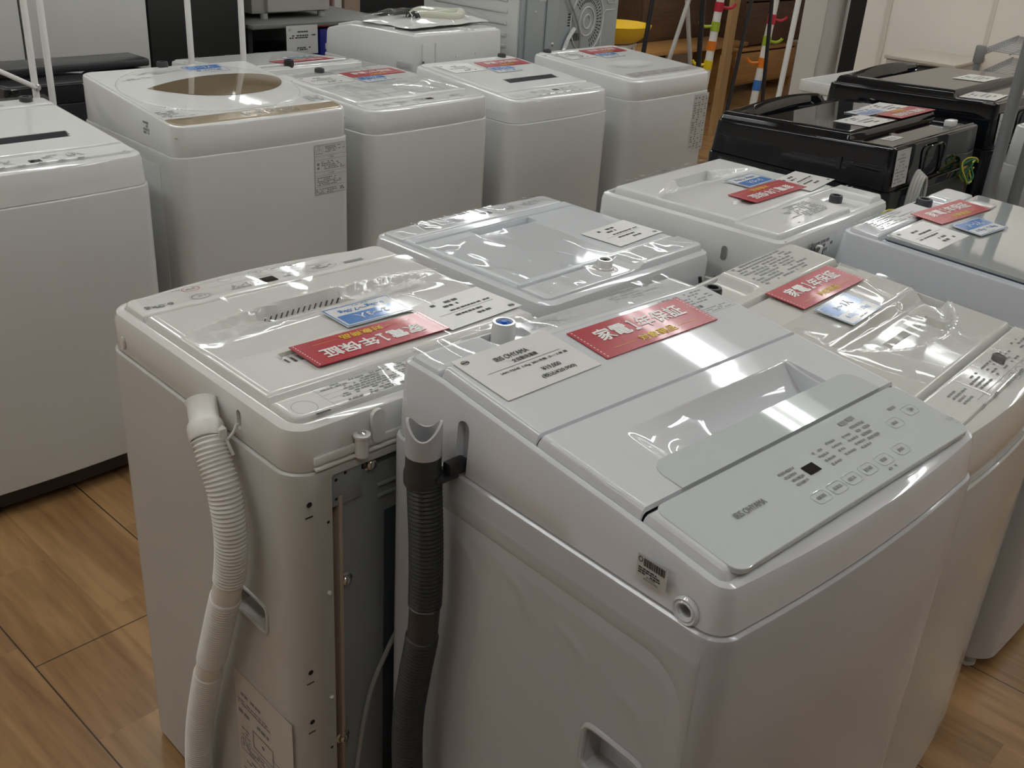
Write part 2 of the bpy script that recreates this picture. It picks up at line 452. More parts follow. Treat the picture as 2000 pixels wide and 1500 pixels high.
def red_card_proto():
    o = slab('warranty_card', .236, .077, .0012, REDC)
    Ink().text('家電', -.056, .0105, .0285, bold=.028, width=.060).text('１', -.0135, .0105, .0270, bold=.035, width=.0105).text('年保証', .044, .0105, .0285, bold=.028, width=.094).build('lettering', flat(.0016), WINK, o)
    i = Ink().text('対象商品', .002, -.0225, .0150, bold=.025, width=.074)
    i.rect(-.088, -.0232, -.042, -.0225).rect(.046, -.0232, .088, -.0225); i.build('yellow_lettering', flat(.0016), YINK, o)
    e = Ink()
    for k in range(12):
        e.rect(.112, -.036 + k * .0062, .1135, -.0325 + k * .0062); e.rect(-.1135, -.036 + k * .0062, -.112, -.0325 + k * .0062)
    e.build('crimped_edge', flat(.0015), WINK, o)
    return o
def blue_card_proto(txt, low):
    o = slab('capacity_card', .125, .074, .0012, WHITEC)
    i = Ink().frame(-.0615, -.036, .0615, .036, .0022).rect(-.055, -.004, .055, .030); i.build('blue_print', flat(.0015), BLUEC, o)
    Ink().text(txt, 0, .013, .018, bold=.02, width=.06).build('lettering', flat(.0018), WINK, o)
    Ink().text(low, 0, -.017, .013, bold=.015, width=.085).build('blue_lettering', flat(.0015), BLUEC, o)
    Ink().marks(-.02, -.031, .02, -.026, 1, 3).build('small_print', flat(.0015), GINK, o)
    return o
def tag_card(lines, seed=1, w_=.160, h_=.106):
    """lines: list of (text or None, y, size, width)"""
    o = slab('price_tag', w_, h_, .0007, TAGP); i = Ink()
    i.ring(-w_ / 2 + .014, h_ / 2 - .012, .0065, .0045, .0012); i.rect(-w_ / 2 + .009, h_ / 2 - .0135, -w_ / 2 + .019, h_ / 2 - .0105)
    i.rect(-w_ * .38, .004, w_ * .38, .0047)
    for k, (t, x, y, s_, wd) in enumerate(lines):
        if t: i.text(t, x, y, s_, bold=.01, width=wd)
        else: i.marks(x - wd / 2, y - s_ / 2, x + wd / 2, y + s_ / 2, 1, seed + k, .8, .15)
    i.build('print', flat(.0011), INK, o); return o
TAG_BLANK = [(None, 0, .030, .008, .06), (None, 0, .016, .007, .075), (None, 0, -.003, .006, .12), (None, .02, -.020, .008, .05), (None, .02, -.034, .009, .07)]
USED = {}
def card(kind, u, x, y, dz, rot, label, cat, group=None):
    if kind not in USED:
        USED[kind] = {'red': red_card_proto, 'blue12': lambda: blue_card_proto('1～2人', '5.0kg'), 'blue23': lambda: blue_card_proto('2～3人', '6.0kg～7.0kg'), 'tag': lambda: tag_card(TAG_BLANK)}[kind]()
        o = USED[kind]
    else: o = copy_tree(USED[kind])
    place_on(o, u, x, y, dz, rot); tag(o, label, cat, group); return o
# ------------------------------------------------------------------ room
FLOORM = wood_mat('oak_plank_floor', (.17, .078, .026), (.42, .245, .105), 9, 1, (.377, 1.3, .565 - .377), .32)
X0, X1, Y0, Y1 = -3.5, 11.5, -4.0, 7.0
def quad_box(name, x0, x1, y0, y1, z0, z1, m, parent=None, bev=0): return MB().box(x0, x1, y0, y1, z0, z1, bev).build(name, m, parent)
WALLM = mat('off_white_wall', (.66, .64, .61), .6, bump=(180, .06))
CEILM = mat('white_ceiling', (.86, .86, .84), .8)
CREAM = mat('cream_partition', (.86, .80, .72), .45, bump=(120, .04))
struct(quad_box('floor', X0, X1, Y0, Y1, -.1, 0, FLOORM))
struct(quad_box('ceiling', X0, X1, Y0, Y1, CEIL, CEIL + .1, CEILM))
struct(quad_box('wall_left', X0 - .1, X0, Y0, Y1, 0, CEIL, WALLM))
struct(quad_box('wall_right', X1, X1 + .1, Y0, Y1, 0, CEIL, WALLM))
struct(quad_box('wall_front', X0, X1, Y0 - .1, Y0, 0, CEIL, WALLM))
struct(quad_box('wall_back', X0, X1, Y1, Y1 + .1, 0, CEIL, WALLM))

TUBEM = mat('lit_fluorescent_tube', (1, 1, 1), .4, emit=((.975, 1, .985), TUBE_POWER))
def make_light():
    t = empty('ceiling_light', (0, 0, 0))
    MB().box(-.12, .12, -.63, .63, -.05, 0, .006).build('fixture_body', mat('grey_fixture_paint', (.22, .22, .22), .5), t)
    for sx in (-1, 1): MB().add([(sx * .12, -.63, -.01), (sx * .12, .63, -.01), (sx * .15, .63, -.118), (sx * .15, -.63, -.118), (sx * .124, -.63, -.01), (sx * .124, .63, -.01), (sx * .154, .63, -.118), (sx * .154, -.63, -.118)], [(0, 1, 2, 3), (7, 6, 5, 4), (0, 4, 5, 1), (1, 5, 6, 2), (2, 6, 7, 3), (3, 7, 4, 0)]).build('added_side_shield', mat('grey_fixture_paint', (.22, .22, .22), .5), t)  # unseen wings added to cut the sideways light of the tubes
    for sx in (-1, 1):
        MB().tube([(sx * .058, -.6, -.072), (sx * .058, .6, -.072)], .0155, 12).build('fluorescent_tube', TUBEM, t)
        for sy in (-1, 1): MB().box(sx * .058 - .014, sx * .058 + .014, sy * .61 - .012, sy * .61 + .012, -.09, -.045).build('lamp_holder', mat('lamp_holder_white', (.75, .75, .75), .4), t)
    return t
lp = make_light(); first = True
for lx in (-1.9, 0, 1.9, 3.8, 5.7, 7.6, 9.5):
    for ly in (-2.4, -.3, 1.8, 3.9, 6.0):
        if lx > 7 and ly > 1: continue
        if (lx < 0 and ly < 1) or (lx < 2 and ly < -1): continue
        o = lp if first else copy_tree(lp); first = False
        o.location = (lx, ly, CEIL)
        tag(o, 'added twin-tube fixture brightening the furniture at the back right', 'ceiling light', 'twin-tube ceiling lights')

o = copy_tree(lp); o.location = (7.6, 3.1, CEIL); tag(o, 'added twin-tube fixture brightening the furniture at the back right', 'ceiling light', 'twin-tube ceiling lights')  # extra fixture added to brighten the dim furniture at the back right

# cream partition standing at the right, with joint strips
pt = empty('partition_panel', (6.55, 0, 0)); tag(pt, 'tall cream partition panel with joint strips behind the wire rack', 'partition')
MB().box(-.03, .05, -1.5, 2.28, 0, 2.3).build('panel', CREAM, pt); MB().box(-.025, .05, 2.285, 3.07, 0, 2.3).build('panel', CREAM, pt)
JS = mat('joint_strip_cream', (.70, .64, .56), .5); MB().box(-.036, -.028, 2.90, 2.93, 0, 2.3).build('joint_strip', JS, pt); MB().box(-.036, -.028, 2.27, 2.295, 0, 2.3).build('joint_strip', JS, pt)

# ------------------------------------------------------------------ the grey-white washer in front
def corrugated(name, path, r, m, parent, pitch=.0058, amp=.0011, plain=(), seg=20):
    P, s = resample(path, pitch / 4); rs = []
    for i, d in enumerate(s):
        rr = r + amp * (.6 if (i % 4) in (1, 2) else -1.2)
        for a, b in plain:
            if a <= d <= b: rr = r - amp * .6
        rs.append(rr)
    return MB().tube(P, rs, seg).build(name, m, parent, 80)

def inlet(u, x, y, z, rim, inner, name='water_inlet', r=.017, hgt=.03):
    a = MB().lathe([(r * 1.25, 0), (r * 1.25, .006), (r * 1.0, .008), (r * 1.0, hgt * .7), (r * .9, hgt), (r * .72, hgt), (r * .70, hgt - .012)], 28, Matrix.Translation((x, y, z)), cap=False).build(name, rim, u.root)
    MB().lathe([(r * .71, 0), (r * .71, .0015), (.004, .002), (.004, .006)], 24, Matrix.Translation((x, y, z + hgt - .0055))).build('inlet_strainer', inner, a)
    return a

u = washer('cool white washing machine in the right foreground with a dark drain hose on its side', 1.038, .618, -.069, .564, .55, .862,
           [(-.275, .918), (-.142, .936), (-.004, .949), (.186, .969), (.275, .969)], r=.03, bow=.014, taper=.010, lip=.003, plastic=COOL, paint=COOL_P, chamfer=.006)
MAIN = u
def h(X, Y):
    return -.03 * sstep(.034, .027, np.hypot((X + .116), np.maximum(np.abs(Y - .246) - .012, 0)))
plate(u, 'back_panel', (-.3, .3, .196, .3), .005, .004, .004, h, mx=(-.15, -.083), my=(.205,), step=.006)
def lidz(X, Y): return 0 * X
plate(u, 'lid', (-.264, .264, .0, .1955), .0125, .007, .012, crop=(.0178, .3))
def scoop(X, Y):
    yb = -.030 + .012 * (1 - sstep(-.16, 0, X)) * -1
    dx = sstep(-.165, -.02, X) * (X < .166)
    ty = np.clip((-.028 - Y) / .064, 0, 1)
    inside = (Y < -.028) & (Y > -.0935) & (X > -.17) & (X < .172)
    return np.where(inside, -(.006 * sstep(-.17, -.15, X) + .032 * dx) * (1 - (1 - ty) ** 2), 0)
lf = plate(u, 'lid_flap', (-.264, .264, -.160, .04), .0125, .007, .006, scoop, crop=(-.1430, .0168), mx=(.167, .172, -.165), my=(-.028, -.0935), step=.006)
def pad():
    pts = [(.222, -.1428), (.222, -.118)] + [(.222 - .024 + .024 * math.cos(a), -.1165 + .024 * math.sin(a)) for a in np.linspace(0, pi / 2, 9)[1:]] + [(-.195 + .024 - .024 * math.sin(a), -.1165 + .024 * math.cos(a)) for a in np.linspace(0, pi / 2, 9)] + [(-.195, -.1428)]
    n = len(pts); vs = [(x, y, float(u.S(y)) + .0138) for x, y in pts] + [(x, y, float(u.S(y)) + .0085) for x, y in pts]
    recalc(mk('handle_pad', vs, [tuple(range(n)), tuple(range(2 * n - 1, n - 1, -1))] + [(i, (i + 1) % n, n + (i + 1) % n, n + i) for i in range(n)], PANEL, lf, True, 30))
pad()
cp = plate(u, 'control_panel', (-.264, .264, -.30, -.12), .0110, .009, .012, m=COOL, crop=(-.4, -.1452))
sheet(u, 'panel_face', (-.250, .250, -.262, -.1462), .016, .0118, PANEL, cp)
f = top(u, .0126)
Ink().rect(-.039, -.2065, -.016, -.1915).build('display', f, BLACKG, cp)
i = Ink()
for k in range(4): i.marks(-.075 + k * .0015, -.188 - k * .0075, -.045, -.184 - k * .0075, 1, 20 + k, .9, .1); i.rect(-.058, -.188 - k * .0075, -.0555, -.1845 - k * .0075)
for c, x in enumerate((.0, .034, .066)):
    for k in range(4):
        x2 = x + k * .0012; y = -.184 - k * .0085 + (c == 1) * .003
        i.rect(x2, y, x2 + .0035, y + .0035); i.marks(x2 + .0055, y, x2 + .022, y + .0035, 1, 40 + 5 * c + k, .9, .05)
for k in range(4): i.marks(.095, -.178 - k * .0085, .125, -.1735 - k * .0085, 1, 77 + k, .95, .05)
i.rect(.088, -.168, .103, -.161).rect(.106, -.167, .121, -.160)
i.build('panel_print', f, GINK, cp)
i = Ink()
for (x, y), t in zip([(-.063, -.236), (-.030, -.236), (.002, -.236), (.037, -.236), (.074, -.236), (.115, -.236), (.164, -.2), (.212, -.194)], ['水量', '洗い', 'すすぎ', '脱水', '予約', 'ふた', '入切', '切']):
    i.marks(x - .0075, y - .0025, x + .0075, y + .0025, 1, int(x * 999), .9, .05)
i.marks(.183, -.181, .203, -.176, 1, 5, .9, .1); i.marks(.060, -.253, .085, -.249, 1, 8, .9, .1); i.ring(.212, -.194, .004, .004, .0007)
i.build('button_print', f, GINK, cp)
for (x, y) in [(-.063, -.236), (-.030, -.236), (.002, -.236), (.037, -.236), (.074, -.236), (.115, -.236), (.164, -.2), (.212, -.194)]:
    z = float(u.S(y)) + .0118
    P = [(x + .0135 * math.copysign(abs(math.cos(a)) ** .45, math.cos(a)), y + .0085 * math.copysign(abs(math.sin(a)) ** .45, math.sin(a)), float(u.S(y + .0085 * math.sin(a))) + .0118) for a in np.linspace(0, 2 * pi, 40)[:-1]]
    MB().tube(P, .0009, 6, closed=True).build('button', PANEL, cp)
Ink().text('IRIS OHYAMA', -.155, -.205, .0085, width=.054, bold=.008).build('brand_lettering', f, mat('brand_grey', (.17, .18, .18), .5), cp)
i = Ink().text('5.0', .243, -.235, .008, width=.012); i.marks(.240, -.246, .250, -.243, 1, 3); i.build('capacity_print', f, LINK, cp)
# warning prints on the back strip and lid
f = top(u, .0056)
i = Ink().frame(-.09, .222, .03, .244, .0006).marks(-.087, .225, .026, .241, 4, 9, .4); i.build('back_print', f, LINK, u.root)
i = Ink().marks(.10, .225, .20, .262, 5, 31, .4); i.build('back_print', f, LINK, u.root)
f = top(u, .0126)
i = Ink().frame(.115, .118, .248, .188, .0006).text('⚠警告', .15, .176, .010, bold=.01).marks(.120, .125, .165, .168, 6, 12, .45).marks(.172, .150, .243, .184, 5, 14, .5).text('⚠注意', .183, .140, .008, bold=.01).marks(.172, .121, .243, .134, 3, 15, .5)
i.build('warning_print', f, GINK, u.root)
film(u, (-.26, .25, .203, .264), .0085, .0016, 17, 3)
inlet(u, -.116, .238, .948, WHITE, BLUEP, hgt=.044)
sx = -u.W / 2
# side: hook slot, barcode sticker, screw cap, hand grip, pressed ribs
def side(y0, z0, off=0): return lambda a, b, d=0: (sx - d - off, y0 - a, z0 + b)
slot = MB().prism([(.011 * math.cos(a), .011 * math.sin(a) + (.024 if math.sin(a) > 0 else -.034)) for a in np.linspace(0, 2 * pi, 25)[:-1]], -.02, .016, Matrix.Translation((sx, .131, .890)) @ Matrix.Rotation(-pi / 2, 4, 'Y') @ Matrix.Rotation(pi / 2, 4, 'Z') @ Matrix.Identity(4))
cut(u.frame, [cutter(slot, u.root)])
grip = MB().box(sx - .02, sx + .028, -.207, -.124, .585, .645, .008)
capcut = MB().lathe([(.0075, -.03), (.0075, .03)], 24, Matrix.Translation((sx, -.226, .876)) @ Matrix.Rotation(pi / 2, 4, 'Y'))
cut(u.cab, [cutter(grip, u.root)]); cut(u.frame, [cutter(capcut, u.root)])
P = [(sx - .001, -.1655 + .046 * math.copysign(abs(math.cos(a)) ** .35, math.cos(a)), .615 + .034 * math.copysign(abs(math.sin(a)) ** .35, math.sin(a))) for a in np.linspace(0, 2 * pi, 49)[:-1]]
MB().tube(P, .0042, 8, closed=True).build('hand_grip_rim', COOL_P, u.root)
MB().lathe([(.0165, -.002), (.0165, .0005), (.0145, .0032), (.0125, .0015), (.0105, .0032), (.0085, .002), (.0078, -.006)], 28, Matrix.Translation((sx + .0045, -.226, .876)) @ Matrix.Rotation(-pi / 2, 4, 'Y'), cap=False).build('screw_cap', COOL, u.root)
i = Ink()
rn = random.Random(4); x = -.011
while x < .017:
    q = rn.uniform(.0006, .0017); i.rect(x, .003, x + q, .0125); x += q + rn.uniform(.0004, .0011)
i.ring(-.0155, .009, .003, .0035, .001); i.marks(-.0175, -.008, .0175, .001, 3, 5, .6, .1); i.text('¥19,000', 0, -.0095, .003, width=.012).text('(税込¥20,900)', 0, -.0128, .003, width=.02)
sticker(u, 'barcode_sticker', (.040, .030), lambda a, b, d: (sx + .0085 - .0285 * 0 - d - .0075 - b * .04, -.181 - a, .899 + b), i, label='white barcode price sticker')
def side_ribs():
    ys = stations(-.255, .20, .006); zs = stations(.12, .835, .006); Y, Zz = np.meshgrid(ys, zs)
    d = sd(Y, Zz, -.236, .8, -.6, .797, .05); g = -.0022 * np.exp(-(d / .006) ** 2)
    for cy_, cz_ in ((.125, .735), (.025, .735), (-.07, .715), (-.165, .685)):
        rr = np.hypot(Y - cy_, Zz - cz_); an = np.arctan2(Zz - cz_, -(Y - cy_))
        g += .0016 * np.exp(-((rr - .036) / .006) ** 2) * sstep(-.35, .1, an) * (1 - sstep(1.5, 1.9, an)) * (Y < cy_ + .02)
    e = np.minimum(np.minimum(Y + .255, .20 - Y), np.minimum(Zz - .12, .835 - Zz))
    X = sx - (.0006 + g) * 1.0; X = np.where(e < .004, sx + .0015, X)
    # keep the patch outside the hand grip opening
    nx = len(ys); vs = np.stack([X.ravel(), Y.ravel(), Zz.ravel()], 1).tolist(); fs = []
    for j in range(len(zs) - 1):
        for k in range(nx - 1):
            y = (ys[k] + ys[k + 1]) / 2; z = (zs[j] + zs[j + 1]) / 2
            if -.215 < y < -.116 and .578 < z < .652: continue
            fs.append((j * nx + k, (j + 1) * nx + k, (j + 1) * nx + k + 1, j * nx + k + 1))
    return mk('pressed_side_panel', vs, fs, COOL_P, u.root, True, 60)
side_ribs()
# dark drain hose hooked on the side
hr = empty('drain_hose', (0, 0, 0)); hr.parent = u.root
path = spline([(-.317, .152, .872), (-.317, .149, .835), (-.317, .144, .770), (-.317, .142, .70), (-.317, .146, .62), (-.320, .156, .545), (-.322, .166, .457), (-.322, .165, .36), (-.318, .155, .22), (-.312, .15, .09), (-.310, .17, .035)], 16)
corrugated('hose_body', path, .0215, HOSEGREY, hr, .0060, .0017, ((.200, .255),))
MB().lathe([(.0235, 0), (.0245, .004), (.0245, .016), (.0235, .020), (.0225, .024), (.0225, .062), (.020, .062)], 28, Matrix.Translation((-.317, .1535, .853)), cap=False).build('hose_cuff', HOSEGREY, hr)
m = MB(); vs = []; n = 40
for k in range(n):
    a = 2 * pi * k / n; zt = .0165 + .010 * math.cos(2 * a + pi / 2)
    for r_, z_ in ((.0226, -.02), (.0226, zt), (.0190, zt), (.0190, -.04)): vs.append((-.317 + r_ * math.cos(a), .1535 + r_ * math.sin(a), .915 + z_))
fs = [(k * 4 + q, ((k + 1) % n) * 4 + q, ((k + 1) % n) * 4 + q + 1, k * 4 + q + 1) for k in range(n) for q in range(3)]
recalc(mk('hose_mouth', vs, fs, LGREY, hr))
m = MB().box(-.300, -.270, .122, .138, .868, .886, .003).box(-.317, -.285, .122, .150, .864, .870, .002); m.build('hose_hook', BLACKP, hr)
# cards on it
t = tag_card([('IRIS OHYAMA', -.004, .026, .0095, .058), ('全自動洗濯機', .008, .0135, .008, .044), ('IAW-T504E  5.0kg  2021年製  ホース有 無', .010, -.004, .0058, .118), ('¥19,000', .022, -.022, .0095, .032), ('(税込¥20,900)', .022, -.036, .0095, .060)], 1, .168, .106)
place_on(t, u, -.161, .143, .0135, .03); tag(t, 'white price tag reading IRIS OHYAMA on the lid of the foreground washer', 'price tag')
card('red', u, .060, .137, .0135, .0, 'red warranty card on the lid of the foreground cool white washer', 'card', 'red warranty cards on the washers')

# ------------------------------------------------------------------ the warm white washer seen from its back, with a white hose
u = washer('warm white washing machine at left foreground with its bare steel back and ivory hose', .921, 1.19, -.043, .546, .535, .824, [(-.3, .889), (.3, .889)], r=.042, bow=.028, taper=.005, lip=.004, plastic=WARM, paint=WARM_P, away=True, chamfer=.013, z0=.014)
WA = u
def h(X, Y):
    ys = -.094 + .034 * (X / .235) ** 2
    dep = .022 * np.clip(1 - (X / .245) ** 2, 0, 1) ** .8
    t = np.clip((Y - ys) / .085, 0, 1)
    a = -dep * (1 - t) ** 1.6 * sstep(ys - .005, ys + .006, Y)
    inb = (X > -.055) & (X < .105) & (Y > ys) & (Y < -.045)
    a = np.where(inb, -.026, a)
    b = np.where((sd(X, Y, -.10, .172, .072, .108, .014) > 0), -.006, 0)
    return a + b
ld = plate(u, 'lid', (-.256, .256, -.166, .178), .013, .010, .012, h, mx=(-.055, .105), my=(-.045, .072, .108), step=.0042)
HA = h
pn = plate(u, 'control_panel', (-.3, .3, -.3, -.169), .009, .005, .006)
plate(u, 'back_panel', (-.3, .3, .181, .3), .008, .006, .006)
f = top(u, .0146)
i = Ink()
for k in range(14): i.rect(-.048 + k * .0108, -.072, -.0445 + k * .0108, -.052)
i.build('vent_slits', lambda a, b: (a, -.094 + .034 * (a / .235) ** 2 + .0062 + (b + .072) * .3, .8775 + (b + .072) * .6), DGREY, ld)
i = Ink()
for k in range(5): i.rect(.118 + k * .0105, .082, .1215 + k * .0105, .102)
i.build('vent_slits', lambda a, b: (a, b, .889 + .013 - .0052), DGREY, ld)
f = top(u, .0097)
Ink().rect(.000, -.2085, .038, -.187).build('display', f, BLACKG, pn)
i = Ink().text('6.0kg', .212, -.192, .0135, width=.046, bold=.02).rect(-.178, -.198, -.138, -.189)
for x, y in ((.075, -.235), (.015, -.239), (-.019, -.236), (-.052, -.234)): i.ring(x, y, .012, .0085, .0008).marks(x - .005, y - .002, x + .005, y + .002, 1, int(x * 999 + 3), .8)
i.ring(.141, -.193, .016, .0095, .0012).ring(.141, -.193, .019, .0115, .0005).marks(.132, -.196, .150, -.190, 2, 4)
i.marks(.05, -.206, .095, -.186, 4, 7, .5, .2).marks(-.05, -.212, -.012, -.190, 4, 8, .5, .2).marks(-.115, -.208, -.068, -.190, 3, 9, .5, .25).frame(-.125, -.216, .11, -.2155, .0005)
i.ring(-.09, -.199, .034, .0145, .0006)
i.build('panel_print', f, GINK, pn)
Ink().ring(.139, -.230, .0155, .0105, .0011).build('start_button_ring', f, RINK, pn)
Ink().marks(.131, -.234, .147, -.227, 2, 6).marks(.155, -.236, .175, -.233, 1, 3).build('panel_print', f, GINK, pn)
f = top(u, .0086)
i = Ink().frame(.03, .186, .186, .246, .0005)
for k in range(4): i.rect(.03, .198 + k * .012, .186, .1984 + k * .012)
i.marks(.036, .189, .18, .243, 9, 5, .5, .25); i.marks(-.16, .19, .01, .24, 8, 6, .45, .3); i.ring(.221, .222, .017, .019, .0006)
i.build('instruction_print', f, GINK, u.root)
Ink().rect(.198, .2455, .220, .2495).build('printed_mark', f, INK, u.root)
film(u, (-.245, .245, -.155, .060), .0150, .0011, 13, 1, h=lambda X, Y: np.maximum(HA(X, Y), -.012))
film(u, (-.10, .235, -.232, -.178), .0115, .0013, 15, 31)
film(u, (-.262, .12, .186, .25), .0105, .0018, 15, 2)
# back of the body: recess with steel panel
hd = u.D / 2
cut(u.cab, [cutter(MB().box(-.24, .212, hd - .022, hd + .03, .09, .812, .004), u.root)])
ch = .035
poly = [(-.23, .10), (.196, .10), (.196, .775 - .0), (.196 - ch * .6, .775 + ch * .6 - .0), (-.23, .796)]
bp = MB().prism([(x, z) for x, z in poly], -(hd - .010), -(hd - .021), Matrix(((1, 0, 0, 0), (0, 0, -1, 0), (0, 1, 0, 0), (0, 0, 0, 1)))).build('steel_back_panel', GALV, u.root)
m = MB().box(-.23, .212, hd - .0215, hd - .0195, .09, .812).build('steel_back_plate', GALV, u.root)
MB().box(.193, .199, hd - .02, hd - .003, .10, .773, .001).build('panel_flange', mat('edge_reflection_brown', (.50, .40, .31), .35, metal=.1), u.root)  # coppery reflection along the panel edge, painted as colour
MB().add([(.199, hd - .004, .773), (.199, hd - .02, .773), (.173, hd - .02, .799), (.173, hd - .004, .799), (.194, hd - .004, .768), (.168, hd - .004, .794)], [(0, 1, 2, 3), (0, 3, 5, 4)]).build('panel_flange', GALV_L, u.root)
hb = MB().box(.160, .211, hd - .012, hd - .0035, .758, .812, .002).build('corner_bracket', GALV, u.root)
i = Ink()
for x, z in ((.203, .800), (.188, .806), (.203, .770)): i.disc(x, z, .0025)
i.build('bracket_holes', lambda a, b: (a, hd - .0033, b), BLACKM, hb)
for x, z in ((.142, .800), (.186, .625), (.194, .330)):
    MB().lathe([(.012, 0), (.012, .0015), (.0085, .003), (.0085, .005), (.0065, .008), (.003, .0095)], 20, Matrix.Translation((x, hd - .011, z)) @ Matrix.Rotation(-pi / 2, 4, 'X')).build('screw', CHROME, u.root)
for z in (.742, .760): MB().tube([(.13, hd - .0105, z), (-.2, hd - .0105, z)], .0035, 8).build('pressed_bead', GALV, u.root)
MB().box(-.2, .118, hd - .0105, hd - .0085, .13, .715, .001).build('dark_recess_area', mat('recess_shade_blue', (.07, .09, .105), .4, metal=.3), u.root)  # dark recess painted in as the colour of a flat plate
P = spline([(.10, hd + .004, .50), (.122, hd + .008, .475), (.158, hd + .010, .405), (.182, hd + .010, .27), (.19, hd + .008, .14)], 10)
MB().tube(P, .0038, 8).build('power_cord', mat('grey_cord', (.30, .30, .29), .45), u.root)
for x, z in ((.252, .781), (.258, .500), (.258, .406)):
    Ink().disc(x - .004, z, .0042, 20).build('punched_hole', lambda a, b: (a, hd + .0006, b), BLACKM, u.root)
    Ink().rect(x - .009, z - .0205, x + .003, z - .0180).build('punched_slot', lambda a, b: (a, hd + .0006, b), BLACKM, u.root)
for x, z in ((.219, .742), (.221, .334)): Ink().disc(x, z, .0024).build('punched_hole', lambda a, b: (a, hd + .0006, b), BLACKM, u.root)
for z in (.625, .435): MB().lathe([(.0035, 0), (.0035, .003), (.002, .005)], 12, Matrix.Translation((.220, hd, z)) @ Matrix.Rotation(-pi / 2, 4, 'X')).build('plastic_rivet', WARM, u.root)
# back rim: hook tab and screw boss
m = MB().box(-.24, .236, hd - .012, hd - .001, .833, .845, .002).box(-.24, .236, hd - .010, hd + .0015, .826, .830, .001); m.build('back_ledge', WARM, u.root)
tabp = [(.011 * math.cos(a), .011 * math.sin(a) + (.008 if math.sin(a) > 0 else -.02)) for a in np.linspace(0, 2 * pi, 25)[:-1]]
MB().prism(tabp, 0, .006, Matrix.Translation((.136, hd - .004, .868)) @ Matrix.Rotation(-pi / 2, 4, 'X') @ Matrix.Rotation(pi, 4, 'X') @ Matrix.Rotation(pi, 4, 'Y')).build('hook_tab', WARM, u.root)
MB().lathe([(.0095, -.018), (.0095, .012), (.012, .012), (.012, .015), (.006, .015)], 20, Matrix.Translation((.166, hd + .004, .846))).build('screw_boss', WARM, u.root)
MB().lathe([(.0058, .0), (.0058, .003), (.003, .004)], 16, Matrix.Translation((.166, hd + .004, .860))).build('screw', CHROME, u.root)
# the side with slot, grip, label and hose
sx = u.W / 2
slot = MB().prism([(.0055 * math.cos(a), .0055 * math.sin(a) + (.009 if math.sin(a) > 0 else -.009)) for a in np.linspace(0, 2 * pi, 21)[:-1]], -.02, .012, Matrix.Translation((sx, .135, .857)) @ Matrix.Rotation(pi / 2, 4, 'Y') @ Matrix.Rotation(pi / 2, 4, 'Z'))
cut(u.frame, [cutter(slot, u.root)])
MB().prism([(x * .8, y) for x, y in [(.0055 * math.cos(a), .0055 * math.sin(a) + (.009 if math.sin(a) > 0 else -.009)) for a in np.linspace(0, 2 * pi, 21)[:-1]]], -.013, -.0115, Matrix.Translation((sx, .135, .857)) @ Matrix.Rotation(pi / 2, 4, 'Y') @ Matrix.Rotation(pi / 2, 4, 'Z')).build('slot_back', LGREY, u.root)
cut(u.cab, [cutter(MB().box(sx - .025, sx + .02, .10, .186, .531, .573, .005), u.root)])
P = [(sx + .0005, .143 + .047 * math.copysign(abs(math.cos(a)) ** .3, math.cos(a)), .552 + .025 * math.copysign(abs(math.sin(a)) ** .3, math.sin(a))) for a in np.linspace(0, 2 * pi, 49)[:-1]]
MB().tube(P, .003, 8, closed=True).build('hand_grip_rim', WARM_P, u.root)
MB().prism([(.006 * math.cos(a), .011 * math.sin(a)) for a in np.linspace(0, 2 * pi, 21)[:-1]], 0, .0035, Matrix.Translation((sx - .0045, -.207, .845)) @ Matrix.Rotation(pi / 2, 4, 'Y') @ Matrix.Rotation(pi / 2, 4, 'Z')).build('screw_cap', WARM, u.root)
i = Ink().marks(-.065, .075, .02, .083, 1, 3, .8, .1).marks(-.075, .055, .06, .068, 2, 4, .5, .1).marks(-.075, .035, .03, .045, 1, 5, .7, .1)
i.frame(-.035, -.015, .025, .022, .002).disc(-.005, .005, .004).rect(.02, .0, .05, .002).marks(-.07, -.02, -.045, .01, 4, 6, .4).frame(-.075, -.045, .02, -.022, .0015).marks(-.07, -.042, .015, -.025, 3, 8, .6)
i.marks(-.06, -.075, .06, -.052, 3, 9, .5); i.marks(-.07, -.11, .07, -.08, 5, 10, .5)
sticker(u, 'warning_label', (.165, .24), lambda a, b, d: (sx + d, .1605 + a, .272 + b), i, mat('label_paper', (.60, .55, .50), .5), GINK, 'pale paper label with diagrams')
hr = empty('drain_hose', (0, 0, 0)); hr.parent = u.root
path = spline([(.300, .104, .832), (.303, .120, .812), (.304, .148, .765), (.305, .159, .700), (.305, .146, .620), (.305, .108, .52), (.305, .045, .355), (.303, .0, .222), (.300, -.024, .11), (.296, -.03, .04)], 16)
corrugated('hose_body', path, .0220, HOSEWHITE, hr, .0060, .0017, ((.235, .272), (.445, .478)))
d = (Vector((.285, .066, .862)) - Vector((.300, .104, .832))).normalized(); M = Matrix.Translation((.3005, .105, .831)) @ d.to_track_quat('Z', 'Y').to_matrix().to_4x4()
MB().lathe([(.0225, -.008), (.0245, -.004), (.0250, .012), (.0240, .016), (.0205, .022), (.0205, .046), (.0225, .052), (.0190, .052), (.0175, .02)], 28, M, cap=False).build('hose_cuff', HOSEWHITE, hr)
MB().tube(spline([(.284, .128, .828), (.277, .134, .840), (.272, .137, .853)], 6), .0022, 8).tube(spline([(.284, .128, .828), (.283, .133, .818), (.281, .137, .808)], 6), .0025, 8).box(.282, .294, .113, .128, .826, .846, .002).build('hose_strap', HOSEWHITE, hr)
card('red', u, .030, .112, .0172, -.02, 'red warranty card lying upside down on the left foreground washer', 'card', 'red warranty cards on the washers')
card('blue23', u, -.028, .024, .0165, -.02, 'blue capacity card beside the price tag on the left foreground washer', 'card', 'blue capacity cards on the washers')
